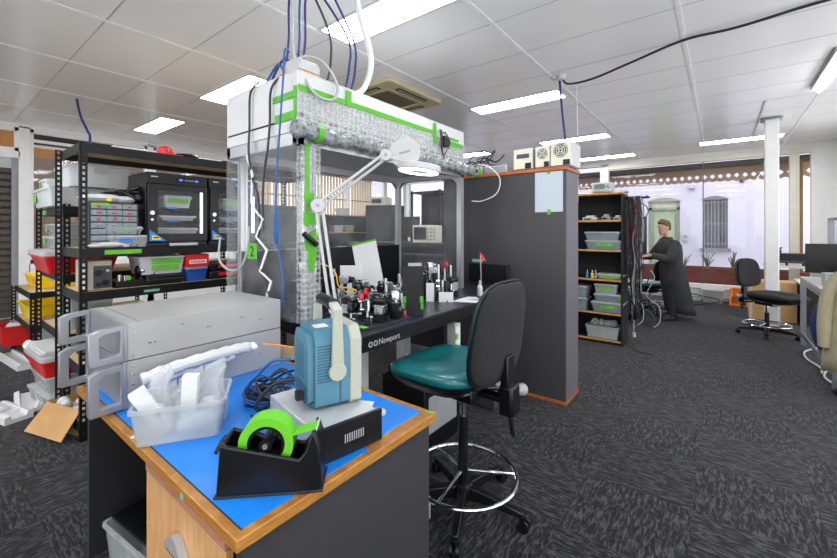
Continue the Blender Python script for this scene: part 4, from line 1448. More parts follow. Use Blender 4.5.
for k, (x, y, lab) in enumerate(((-1.93, 1.28, 'navy cable rising to ceiling at left of the bundle'), (-1.86, 1.34, 'navy cable rising to ceiling behind white roof box'), (-1.9, 1.33, 'blue cable rising to ceiling in middle of bundle'))):
    cable('riser_cable', [(x, y, 2.33), (x + .01, y + .01, 2.5), (x - .02, y + .03, 2.7), (x, y + .05, 2.96)], .007, 'navy_cable' if k < 2 else 'blue_cable', lab)
cable('roof_cable', [(-2.3, 1.4, 2.26), (-2.12, 1.3, 2.27), (-1.98, 1.27, 2.34), (-1.92, 1.28, 2.36), (-1.9, 1.29, 2.27)], .007, 'navy_cable', 'navy cable arching over roof edge to the white box')
cable('roof_cable', [(-2.2, 1.3, 2.26), (-2.05, 1.26, 2.3), (-1.96, 1.25, 2.33), (-1.91, 1.25, 2.28)], .007, 'blue_cable', 'blue cable arching over roof edge to the white box')
cable('roof_cable', [(-2.0, 1.3, 2.26), (-1.95, 1.27, 2.31), (-1.92, 1.26, 2.27)], .005, 'yellow_cable', 'short yellow lead by the white roof box')
for k, (x, y, xt, yt, m, lab) in enumerate(((-1.83, 1.62, -2.0, 1.48, 'navy_cable', 'navy cable from roof middle up to ceiling panel light'), (-1.82, 1.66, -1.92, 1.52, 'navy_cable', 'second navy cable from roof middle to ceiling'), (-1.86, 1.5, -2.0, 1.44, 'dark_cable', 'dark thin cable behind the roof box to ceiling'))):
    cable('riser_cable', [(x, y, 2.25), (x + .02, y + .02, 2.4), (x, y + .02, 2.6), (xt, yt, 2.96)], .007, m, lab)
cable('white_conduit', [(-1.86, 1.7, 2.25), (-1.82, 1.78, 2.32), (-1.78, 1.8, 2.5), (-1.8, 1.72, 2.75), (-1.82, 1.68, 2.96)], .018, 'white_cable', 'thick white corrugated conduit rising from roof to ceiling', n=10)
cable('side_cable', [(-2.62, 1.24, 1.35), (-2.5, EN - .05, 1.22), (-2.36, EN - .06, 1.16), (-2.22, EN - .06, 1.18), (-2.16, EN - .05, 1.28), (-2.16, EN - .04, 1.42)], .007, 'grey_cable', 'grey cable sagging across the vinyl by left post')
cable('hanging_film_cable', [(-1.7, 3.05, 1.98), (-1.6, 3.08, 1.95), (-1.52, 3.12, 1.85), (-1.55, 3.12, 1.72), (-1.68, 3.1, 1.66), (-1.76, 3.05, 1.66)], .005, 'white_cable', 'thin white cord looping past the end of film roll')
t = thing('cable_tag', 'folded green tape tag marked 2 on the vinyl sheet', 'tag', (-2.1, EN - .052, 1.28), .1)
MB('green_tape').box(-.045, 0, -.045, .04, .002, .045).build('flag', t)
text('marking', '2', .085, (-.024, -.001, -.03), (PI / 2, 0, 0), 'dark_void', t)

# ------------------------------------------------------------------ magnifier lamp
t = thing('magnifier_lamp', 'white magnifier lamp with lit ring on a double-bar arm', 'lamp', (-1.62, 1.36, TZ))
A = Vector((0, 0, .06))
B = Vector((-.075, -.04, .63))
Cc = Vector((.2, .19, .90))
Hd = Vector((.335, .3, .815))
b = MB('white_plastic').lathe([(.045, 0), (.045, .012), (.016, .018), (.016, .07)], n=18)
b.build('base', t)
side = Vector((.79, .61, 0)) * .017
b = MB('white_plastic')
for sg in (-1, 1):
    b.cyl(A + side * sg, B + side * sg, .0085, n=10)
b.build('lower_arm', t)
b = MB('white_plastic')
dv = Vector((.3, -.3, .9)).normalized() * .017
for sg in (-1, 1):
    b.cyl(B + dv * sg, Cc + dv * sg, .0085, n=10)
b.build('upper_arm', t)
nrm = Vector((.61, -.79, 0))
for Q, q in ((B, .036), (Cc, .03)):
    b = MB('white_plastic').cyl(Q - nrm * .022, Q + nrm * .022, q, n=24)
    b.m('grey_plastic').cyl(Q + nrm * .022, Q + nrm * .026, .009, n=12)
    b.build('joint', t)
b = MB('white_plastic').cyl(Cc, Cc + Vector((.06, .05, -.03)), .018).cyl(Cc + Vector((.06, .05, -.03)), Hd + Vector((-.06, -.05, .02)), .022, .03)
b.build('neck', t)
hd = MB('white_plastic')
hd.at(Hd, 0, rad(-4), rad(5))
rg = lambda r: [(r * math.cos(2 * PI * i / 40), r * math.sin(2 * PI * i / 40)) for i in range(40)]
hd.ring(rg(.118), rg(.06), 'z', 0, .035)
hd = hd.build('head', t, bev=.006)
b = MB('ring_light').at(Hd, 0, rad(-4), rad(5))
b.ring(rg(.106), rg(.068), 'z', -.004, -.0005)
b.build('ring_tube', hd)
b = MB('glass').at(Hd, 0, rad(-4), rad(5)).cyl((0, 0, .012), (0, 0, .02), .059, n=40)
b.build('lens', hd)
lid = MB('white_plastic')
lc = Hd + Vector((-.055, -.05, .1))
tl = Vector((.5, -.84, .2)).normalized()
lid.cyl(lc - tl * .006, lc + tl * .006, .085, n=40)
lid.m('grey_plastic')
lid.build('lens_cover', t, bev=.003)
b = MB('grey_plastic')
u = Vector((0, 0, 1)).cross(tl).normalized()
v = tl.cross(u)
b.loft([[lc + tl * .0065 + u * x + v * (y + x * .25) for x, y in ((-.03, -.006), (.03, -.006), (.03, .006), (-.03, .006))], [lc + tl * .0072 + u * x + v * (y + x * .25) for x, y in ((-.03, -.006), (.03, -.006), (.03, .006), (-.03, .006))]])
b.build('maker_mark', t)

# ------------------------------------------------------------------ optics on the table
def plate(label, x, y, w, d, rz=0):
    t = thing('breadboard_plate', label, 'breadboard', (x, y, TZ + .0005), rz)
    MB('breadboard').box(-w / 2, -d / 2, 0, w / 2, d / 2, .013).build('plate', t, bev=.001)
    b = MB('steel')
    for sx in (-1, 1):
        for sy in (-1, 1):
            b.cyl((sx * (w / 2 - .02), sy * (d / 2 - .02), .013), (sx * (w / 2 - .02), sy * (d / 2 - .02), .017), .006, n=8)
    b.build('bolt', t)
    return t


plate('black breadboard plate under the near cluster of optics', -1.66, 1.53, .56, .38)
plate('small black breadboard plate under the far cluster of optics', -1.66, 2.38, .34, .26)
ZB = TZ + .0138


def optic(kind, x, y, rz, h, label, group=None, z=None):
    z = ZB if z is None else z
    nm = {'lens': 'lens_mount', 'red': 'lens_mount', 'post': 'steel_post', 'stage': 'translation_stage', 'cube': 'beam_cube', 'mirror': 'mirror_mount', 'cam': 'optics_camera', 'fib': 'fibre_coupler'}[kind]
    t = thing(nm, label, nm.replace('_', ' '), (x, y, z), rz, group)
    if kind in ('lens', 'red', 'mirror', 'fib'):
        MB('black_plastic').lathe([(.019, 0), (.019, .006), (.0125, .008), (.0125, h * .55)], n=14).build('post_holder', t)
        MB('steel').cyl((0, 0, h * .4), (0, 0, h), .0063, n=10).build('post', t)
        MB('steel').cyl((.012, 0, h * .5), (.026, 0, h * .5), .006, n=8).build('thumb_screw', t)
    if kind in ('lens', 'red'):
        m = MB('optic_red' if kind == 'red' else 'black_plastic')
        c = [(.026 * math.cos(2 * PI * i / 24), h + .026 + .026 * math.sin(2 * PI * i / 24)) for i in range(24)]
        q = [(.017 * math.cos(2 * PI * i / 24), h + .026 + .017 * math.sin(2 * PI * i / 24)) for i in range(24)]
        r_ = m.ring(c, q, 'x', -.01, .01).build('mount_ring', t, bev=.0015)
        MB('lens').ball((0, 0, h + .026), (.006, .0172, .0172), 14, 8).build('lens', r_)
    elif kind == 'mirror':
        f = MB('steel').box(-.006, -.026, h, .006, .026, h + .052).build('frame', t, bev=.002)
        MB('black_plastic').box(-.022, -.026, h, -.012, .026, h + .052).build('back_plate', f)
        MB('lens').cyl((.006, 0, h + .026), (.011, 0, h + .026), .0155, n=18).build('mirror', f)
        for yy, zz in ((-.018, h + .01), (.018, h + .044)):
            MB('chrome').cyl((-.022, yy, zz), (-.042, yy, zz), .0055, n=10).build('adjuster', f)
    elif kind == 'fib':
        MB('steel').box(-.02, -.02, h, .02, .02, h + .04).build('block', t, bev=.003)
        MB('white_plastic').cyl((.02, 0, h + .02), (.05, 0, h + .02), .008, n=10).build('ferrule', t)
    elif kind == 'post':
        MB('black_plastic').lathe([(.022, 0), (.022, .008), (.013, .01), (.013, .05)], n=14).build('base', t)
        MB('steel').cyl((0, 0, .01), (0, 0, h), .0095, n=14).build('post', t)
    elif kind == 'stage':
        MB('black_plastic').box(-.035, -.03, 0, .035, .03, .022).box(-.03, -.03, .024, .04, .03, .042).build('stage_body', t, bev=.002)
        MB('chrome').cyl((.04, 0, .033), (.075, 0, .033), .0075, n=12).cyl((.075, 0, .033), (.09, 0, .033), .009, n=12).build('micrometer', t)
        MB('steel').box(-.02, -.022, .042, .02, .022, h).box(-.012, -.03, h, .03, .03, h + .01).build('bracket', t, bev=.001)
        MB('black_plastic').cyl((.005, -.03, h + .03), (.005, .03, h + .03), .02, n=16).build('lens_tube', t)
    elif kind == 'cube':
        MB('black_plastic').box(-.025, -.025, 0, .025, .025, h).build('block', t, bev=.002)
        MB('lens').cyl((.0255, 0, h * .6), (.027, 0, h * .6), .014, n=16).build('window', t)
        MB('steel').cyl((0, 0, h), (0, 0, h + .012), .012, n=12).build('cap', t)
    elif kind == 'cam':
        MB('black_plastic').cyl((0, 0, 0), (0, 0, h), .012, n=12).build('post', t)
        MB('steel').box(-.035, -.022, h, .03, .022, h + .045).build('body', t, bev=.003)
        MB('black_plastic').cyl((.03, 0, h + .022), (.06, 0, h + .022), .018, n=16).build('objective', t)
    return t


near = 'among the near optics cluster'
spec = [('lens', -1.5, 1.37, .4, .06, 'short black lens mount at near front corner of the near plate'), ('mirror', -1.43, 1.42, 1.0, .075, 'mirror mount on front edge of near plate beside the green tape'),
        ('stage', -1.44, 1.52, 2.0, .075, 'translation stage at front edge of near plate'), ('cube', -1.42, 1.63, .3, .085, 'black beam cube on front edge of near plate, next to black screen'),
        ('red', -1.56, 1.50, .9, .085, 'red ringed lens mount in front row of the near cluster'), ('red', -1.58, 1.56, .5, .105, 'taller red ringed lens mount just behind the front one'),
        ('lens', -1.52, 1.58, 2.2, .08, 'lens mount with glassy face right of red mount'), ('lens', -1.66, 1.40, 1.3, .09, 'lens mount at left end of the near plate'),
        ('mirror', -1.70, 1.48, .2, .1, 'mirror mount left of the red mounts'), ('stage', -1.6, 1.42, .7, .08, 'translation stage left of the red mounts'),
        ('post', -1.53, 1.67, 0, .17, 'bare steel post behind the red mounts, thick one'), ('post', -1.56, 1.70, 0, .2, 'tall bare steel post behind the red mounts'),
        ('cam', -1.48, 1.69, 2.4, .09, 'silver camera head right of the bare posts'), ('mirror', -1.5, 1.64, 2.9, .07, 'mirror mount right of red mounts'),
        ('lens', -1.64, 1.62, 1.9, .11, 'black lens mount behind red mounts'), ('cube', -1.74, 1.6, .1, .07, 'black beam cube at back of the near plate'),
        ('fib', -1.76, 1.52, .6, .08, 'fibre coupler at back left of the near plate'), ('mirror', -1.82, 1.42, .5, .12, 'tall mirror mount at back left of near plate'),
        ('stage', -1.86, 1.56, 1.2, .09, 'translation stage at back of near plate'), ('post', -1.68, 1.68, 0, .15, 'steel post at back edge of near plate'),
        ('lens', -1.78, 1.66, .9, .12, 'lens mount at rear corner of near plate'), ('cam', -1.88, 1.67, .4, .15, 'dark camera head on tall post at rear of near plate')]
for k, x, y, rz, h, lab in spec:
    optic(k, x, y, rz, h, lab, 'near optics')
for i in range(18):
    k = ('mirror', 'lens', 'post', 'fib', 'mirror', 'stage')[i % 6]
    optic(k, -1.86 + .05 * (i % 9) + rnd.uniform(-.012, .012), 1.72 + .055 * (i // 9) + rnd.uniform(-.015, .015), rnd.uniform(0, 6), rnd.uniform(.07, .15),
          {'mirror': 'mirror mount in crowded row behind the near plate', 'lens': 'black lens mount in crowded row behind the near plate', 'post': 'bare steel post in crowded row behind the near plate',
           'fib': 'fibre coupler in crowded row behind the near plate', 'stage': 'translation stage in crowded row behind the near plate'}[k], 'crowded optics row', TZ + .001)
spec = [('mirror', -1.55, 2.28, .6, .08, 'mirror mount at front left of far plate'), ('lens', -1.53, 2.36, 1.0, .1, 'lens mount at front of far plate'),
        ('stage', -1.56, 2.45, 2.2, .09, 'translation stage at right front of far plate'), ('red', -1.62, 2.41, 1.5, .2, 'high red ringed mount over the far plate'),
        ('cam', -1.66, 2.33, .3, .17, 'silver camera head on high post over far plate'), ('lens', -1.7, 2.44, .2, .14, 'lens mount at the middle of far plate'),
        ('post', -1.6, 2.3, 0, .24, 'tall steel post at left of far plate'), ('post', -1.62, 2.49, 0, .22, 'tall steel post at right end of far plate'),
        ('cube', -1.74, 2.3, .4, .16, 'black beam cube tower at back of the far plate'), ('fib', -1.75, 2.4, 1.1, .2, 'fibre coupler high at back of far plate'), ('mirror', -1.79, 2.47, .9, .15, 'mirror mount at rear corner of far plate')]
for k, x, y, rz, h, lab in spec:
    optic(k, x, y, rz, h, lab, 'far optics')
spec = [('post', -1.62, 1.9, 0, .17, 'steel post standing beyond the near plate'), ('post', -1.73, 2.02, 0, .2, 'steel post near the leaning white board'), ('lens', -1.7, 1.88, .8, .09, 'lens mount beyond the near plate'),
        ('cube', -1.55, 1.95, .2, .06, 'low black cube behind the black screen'), ('mirror', -1.82, 1.95, .3, .1, 'mirror mount in front of leaning white board'), ('stage', -1.9, 1.85, .1, .1, 'translation stage left of the leaning white board'),
        ('lens', -1.66, 2.12, .3, .1, 'lens mount left of far plate'), ('mirror', -2.1, 1.75, .2, .18, 'high mirror mount before the black shield board'), ('cam', -2.2, 1.6, .2, .24, 'dark camera head on tall post beside lamp arm'),
        ('post', -2.14, 1.64, 0, .3, 'tall steel post beside the lamp arm')]
for k, x, y, rz, h, lab in spec:
    optic(k, x, y, rz, h, lab, 'loose optics', TZ + .001)
t = thing('laser_module', 'black upright laser box behind the lamp arm', 'laser', (-1.98, 1.46, TZ + .001), .3)
MB('black_plastic').box(-.06, -.09, 0, .06, .09, .2).build('housing', t, bev=.004)
MB('steel').cyl((.06, 0, .12), (.075, 0, .12), .012).build('aperture', t)
cable('fibre_patch', [(-1.95, 1.45, 1.15), (-1.86, 1.47, 1.2), (-1.8, 1.52, 1.15), (-1.78, 1.53, 1.07), (-1.7, 1.55, 1.03), (-1.66, 1.56, 1.05), (-1.7, 1.52, 1.07), (-1.78, 1.5, 1.05)], .0035, 'yellow_cable', 'yellow fibre patch cord curving behind the near optics')
cable('fibre_patch', [(-2.0, 1.44, 1.12), (-1.93, 1.46, 1.08), (-1.84, 1.45, 1.0), (-1.8, 1.47, .96)], .0035, 'yellow_cable', 'lower yellow fibre cord dropping from the laser box')
for k, pts in enumerate(([(-1.75, 1.4, .92), (-1.7, 1.45, .97), (-1.62, 1.47, .93), (-1.5, 1.46, .92)], [(-1.6, 1.64, .925), (-1.55, 1.6, .96), (-1.47, 1.57, .93), (-1.42, 1.57, .92)], [(-1.85, 1.8, .905), (-1.7, 1.78, .93), (-1.6, 1.8, .905), (-1.5, 1.86, .905)])):
    cable('signal_lead', pts, .004, 'black_cable', ('black lead across front of near optics', 'black lead by the beam cube on near plate', 'black lead lying between near plate and black screen')[k])


def board(name, label, cat, loc, rz, tilt, w, h, th, mat, tapes=()):
    t = thing(name, label, cat, loc, rz)
    o = MB(mat).box(-w / 2, -th, 0, w / 2, 0, h).build('sheet', t)
    o.rotation_euler = (tilt[0], tilt[1], 0)
    for (x0, z0, x1, z1) in tapes:
        MB('green_tape').box(x0, -th - .0015, z0, x1, .0015, z1).build('tape_strip', o)
    return t


RV = rad(37.7)
board('white_board', 'tall white sheet leaning with green tape along its top', 'board', (-2.03, 2.08, TZ + .012), RV - .1, (-.22, -.24), .19, .42, .004, 'paper', ((-.095, .405, .095, .42),))
board('white_board', 'short white card standing left of the tall leaning sheet', 'board', (-2.05, 1.88, TZ + .001), RV, (0, 0), .16, .25, .004, 'paper', ((.06, 0, .08, .01),))
board('beam_screen', 'tall black screen with green tape at both lower edges', 'screen', (-1.41, 1.77, TZ + .001), RV, (0, 0), .12, .29, .006, 'black_matte', ((-.06, .04, -.045, .075), (-.06, .078, -.04, .115), (.045, .04, .06, .075), (.04, .078, .06, .115)))
board('white_card', 'small upright white card right of the black screen', 'card', (-1.6, 2.2, TZ + .001), RV, (0, 0), .055, .13, .003, 'paper')
board('white_block', 'grey white upright block in front of the far optics', 'block', (-1.83, 2.32, TZ + .001), RV, (0, 0), .1, .25, .05, 'light_grey')
for k, (x, y, rz) in enumerate(((-1.42, 2.37, .3), (-1.47, 2.46, .7))):
    tag(MB('paper').box(-.09, -.05, 0, .09, .05, .0012).build('paper_sheet', None, (x, y, TZ + .0008 + k * .0016), rz), ('white paper sheet on front edge of the optical table', 'white paper sheet overlapping another on the optical table')[k], 'paper', 'loose papers on the table')
o = tag(MB('paper').box(-.05, -.002, 0, .05, 0, .07).build('folded_card', None, (-1.5, 2.25, TZ + .0008), RV), 'white folded card leaning before the far optics', 'card')
t = thing('white_bottle', 'small white bottle on the optical table near the chair back', 'bottle', (-1.44, 2.62, TZ + .001))
MB('white_plastic').lathe([(.018, 0), (.02, .01), (.02, .07), (.009, .085), (.009, .095)], n=16).build('body', t)
MB('grey_plastic').lathe([(.01, .093), (.01, .11), (.004, .12)], n=12).build('cap', t)
t = thing('flag_stick', 'thin stick with red flag standing on the optical table', 'flag', (-1.47, 2.7, TZ + .001))
MB('grey_plastic').lathe([(.025, 0), (.025, .015), (.004, .02)], n=12).build('base', t)
MB('grey_plastic').cyl((0, 0, .015), (-.01, 0, .3), .004).build('stick', t)
MB('red_plastic').loft([[(-.012, 0, .27), (-.012, .003, .27), (-.015, .003, .33), (-.015, 0, .33)], [(.03, .015, .255), (.03, .018, .255), (.012, .018, .29), (.012, .015, .29)]]).build('flag', t)
for k, (x, y, m, lab) in enumerate(((-1.52, 1.84, 'red_plastic', 'small red block on table left of the black screen'), (-1.47, 1.73, 'pink_plastic', 'small pink block beside the black screen'), (-1.8, 2.1, 'white_plastic', 'low white tray behind the near optics'))):
    t = thing('small_block', lab, 'block', (x, y, TZ + .001), .4)
    s = .035 if k < 2 else .09
    MB(m).box(-s, -s * .6, 0, s, s * .6, .035).build('body', t, bev=.004)
    MB('black_plastic').box(-s * .5, -s * .4, .035, s * .2, s * .3, .04).build('cap', t)
t = thing('green_tape_scrap', 'green tape scrap at near corner of the breadboard plate', 'tape scrap', (-1.4, 1.36, TZ + .0145))
MB('green_tape').ball((0, 0, .004), (.03, .022, .005), 12, 6).build('scrap', t)
for k, (y0, y1, lab) in enumerate(((1.3, 1.8, 'black shield board standing at back left of the optical table'), (1.82, 2.32, 'black shield board standing at middle back of the optical table'), (2.34, 2.84, 'black shield board standing at back right of the optical table'))):
    t = thing('shield_board', lab, 'board', (-2.44, y0, TZ + .001), 0, 'black shield boards')
    MB('black_plastic').box(-.008, 0, 0, .008, y1 - y0, .36).build('sheet', t)
    MB('black_metal').box(-.03, .02, 0, .03, .05, .012).box(-.03, y1 - y0 - .05, 0, .03, y1 - y0 - .02, .012).build('foot', t)
t = thing('flat_monitor', 'black flat panel standing against the grey cabinet', 'monitor', (-1.62, 3.08, TZ + .001))
MB('black_plastic').box(-.19, 0, .03, .19, .03, .2).build('panel', t, bev=.004)
MB('black_matte').box(-.08, -.06, 0, .08, .05, .012).box(-.02, .0, .0, .02, .03, .05).build('stand', t)

# ================================================================== BEHIND THE ENCLOSURE
def bookcase(label, loc, W, D, H, zs, rz=0, edge='shelf_edge', body='black_matte', top=True, base=.06):
    """open-fronted case; front at local y=0, depth +y"""
    t = thing('bookcase', label, 'bookcase', loc, rz)
    MB(body).box(0, .002, 0, .022, D, H - .02).build('side_panel', t)
    MB(body).box(W - .022, .002, 0, W, D, H - .02).build('side_panel', t)
    MB(body).box(.022, D - .012, 0, W - .022, D, H - .02).build('back_panel', t)
    MB(body).box(.022, .02, 0, W - .022, .035, base).build('kickboard', t)
    for z in zs:
        s = MB(body).box(.022, .004, z - .022, W - .022, D - .012, z).build('shelf', t)
        MB(edge).box(.022, 0, z - .022, W - .022, .004, z).build('edge_strip', s)
    if top:
        MB(edge).box(0, 0, H - .022, W, D, H).build('top_panel', t)
    return t


bookcase('wide dark bookcase with timber shelf edges beyond the enclosure, below blinds', (-6.9, 5.6, 0), 1.6, .35, 1.75, (.06, .5, .95, 1.35), rz=RZ)
for k, (y, z, m, lab) in enumerate(((6.0, 1.353, 'white_plastic', 'pale box on upper shelf of the bookcase below blinds'), (6.35, 1.353, 'clear_tub', 'clear box with green label on upper shelf below blinds'), (6.1, .953, 'light_grey', 'grey tray on middle shelf of bookcase below blinds'),
                                    (6.6, .953, 'clear_tub', 'clear box with green label on middle shelf below blinds'), (6.2, 1.753, 'white_plastic', 'white box on top of bookcase below blinds'))):
    clear_box(lab, (-7.08, y, z), .26, .24, .16 if k != 2 else .08, RZ, body=m, lid=None if k == 2 else 'clear_lid', lab=(.6, .5, 0) if k in (1, 3) else None)
t = thing('instrument_rack', 'black equipment rack standing in the middle distance beyond enclosure', 'equipment rack', (-4.7, 6.6, 0))
for x in (-.35, .35):
    for y in (-.3, .3):
        MB('black_metal').box(x - .02, y - .02, 0, x + .02, y + .02, 2.2).build('post', t)
for z in (.4, .85, 1.4, 2.18):
    MB('black_metal').box(-.37, -.32, z - .03, .37, .32, z).build('shelf', t)
MB('black_plastic').box(-.33, -.28, .86, -.02, .28, 1.15).box(-.33, -.25, .41, .33, .28, .75).build('module', t)
MB('black_plastic').box(.0, -.1, 1.41, .33, .28, 1.95).build('screen_housing', t)
t = thing('red_tray', 'red and white tray stack on the equipment rack shelf', 'tray', (-4.86, 6.45, 1.402))
MB('white_plastic').box(-.2, -.15, 0, .2, .15, .03).box(-.2, -.15, .08, .2, .15, .1).box(-.2, -.13, .03, -.18, .13, .08).build('body', t)
MB('red_plastic').box(-.17, -.16, .03, .17, .1, .06).build('red_insert', t)
t = thing('workbench', 'dark workbench beyond the enclosure carrying the cream oscilloscope', 'bench', (-4.0, 5.0, .16))
MB('black_matte').box(-.9, -.35, 1.0, .9, .35, 1.04).build('worktop', t)
for x in (-.86, .86):
    for y in (-.32, .3):
        MB('black_metal').box(x - .02, y - .02, -.16, x + .02, y + .02, 1.0).build('leg', t)
MB('black_matte').box(-.86, .28, .2, .86, .3, 1.0).build('back_panel', t)
t = thing('oscilloscope', 'old cream oscilloscope with dark screen on far workbench', 'oscilloscope', (-3.6, 4.8, 1.203), .35)
MB('cream_scope').box(-.19, 0, .0, .19, .35, .27).build('case', t, bev=.006)
b = MB('screen').box(-.17, -.006, .05, .03, 0, .24)
b.build('screen', t)
b = MB('grey_plastic')
for i in range(3):
    for j in range(4):
        b.cyl((.06 + i * .05, 0, .05 + j * .055), (.06 + i * .05, -.02, .05 + j * .055), .014, n=10)
b.build('knob', t)
t = thing('dark_monitor', 'black monitor on far workbench left of the cream oscilloscope', 'monitor', (-4.15, 5.0, 1.203), .3)
MB('black_plastic').box(-.25, 0, .08, .25, .04, .42).build('panel', t, bev=.005)
MB('black_plastic').box(-.1, -.08, 0, .1, .1, .012).box(-.03, .02, 0, .03, .05, .1).build('stand', t)
bookcase('dark bookcase with small green labelled boxes beyond far enclosure post', (-3.55, 6.4, 0), .9, .3, 1.95, (.06, .55, 1.0, 1.35, 1.65))
for k, (x, z) in enumerate(((-3.3, 1.353), (-2.95, 1.353), (-3.3, 1.653), (-2.95, 1.003))):
    clear_box('clear box with green label ' + ('upper left', 'upper right', 'topmost', 'lower right')[k] + ' in bookcase past far post', (x, 6.56, z), .28, .24, .15, 0, lab=(.5, .4, 0))
t = thing('black_cabinet', 'big black cabinet standing against the far window', 'cabinet', (-5.4, 8.0, 0))
MB('black_matte').box(-.5, -.25, .02, .5, .25, 2.3).build('body', t, bev=.006)
MB('black_plastic').box(-.49, -.27, .1, -.005, -.25, 2.28).build('door', t)
MB('black_plastic').box(.005, -.27, .1, .49, -.25, 2.28).build('door', t)
MB('steel').box(-.03, -.29, .9, -.015, -.27, 1.05).box(.015, -.29, .9, .03, -.27, 1.05).build('handle', t)
MB('black_plastic').box(-.48, -.23, 0, .48, .23, .02).build('plinth', t)
t = thing('black_cabinet', 'tall black cabinet beyond enclosure between the blinds and far post', 'cabinet', (-6.35, 6.9, 0), .4)
MB('black_matte').box(-.4, -.25, .02, .4, .25, 1.98).build('body', t, bev=.006)
MB('black_plastic').box(-.39, -.27, .1, -.005, -.25, 1.95).build('door', t)
MB('black_plastic').box(.005, -.27, .1, .39, -.25, 1.95).build('door', t)
MB('steel').box(-.03, -.29, .9, -.015, -.27, 1.05).build('handle', t)
t = thing('cream_module', 'cream boxy module on top of tall black cabinet past the blinds', 'instrument', (-6.35, 6.9, 1.981), .4)
MB('cream_scope').box(-.3, -.2, .0, .1, .2, .2).build('case', t, bev=.006)
MB('dark_grey').box(-.26, -.205, .05, -.02, -.2, .15).build('panel', t)
t = thing('office_partition', 'dark fabric partition behind the far side of the enclosure', 'partition screen', (-3.0, 3.6, 0), .05)
MB('black_fabric').box(-.75, -.02, .06, .75, .02, 1.1).build('panel', t)
MB('dark_grey').box(-.77, -.03, .0, -.75, .03, 1.12).box(.75, -.03, 0, .77, .03, 1.12).box(-.77, -.03, 1.1, .77, .03, 1.12).build('frame', t)

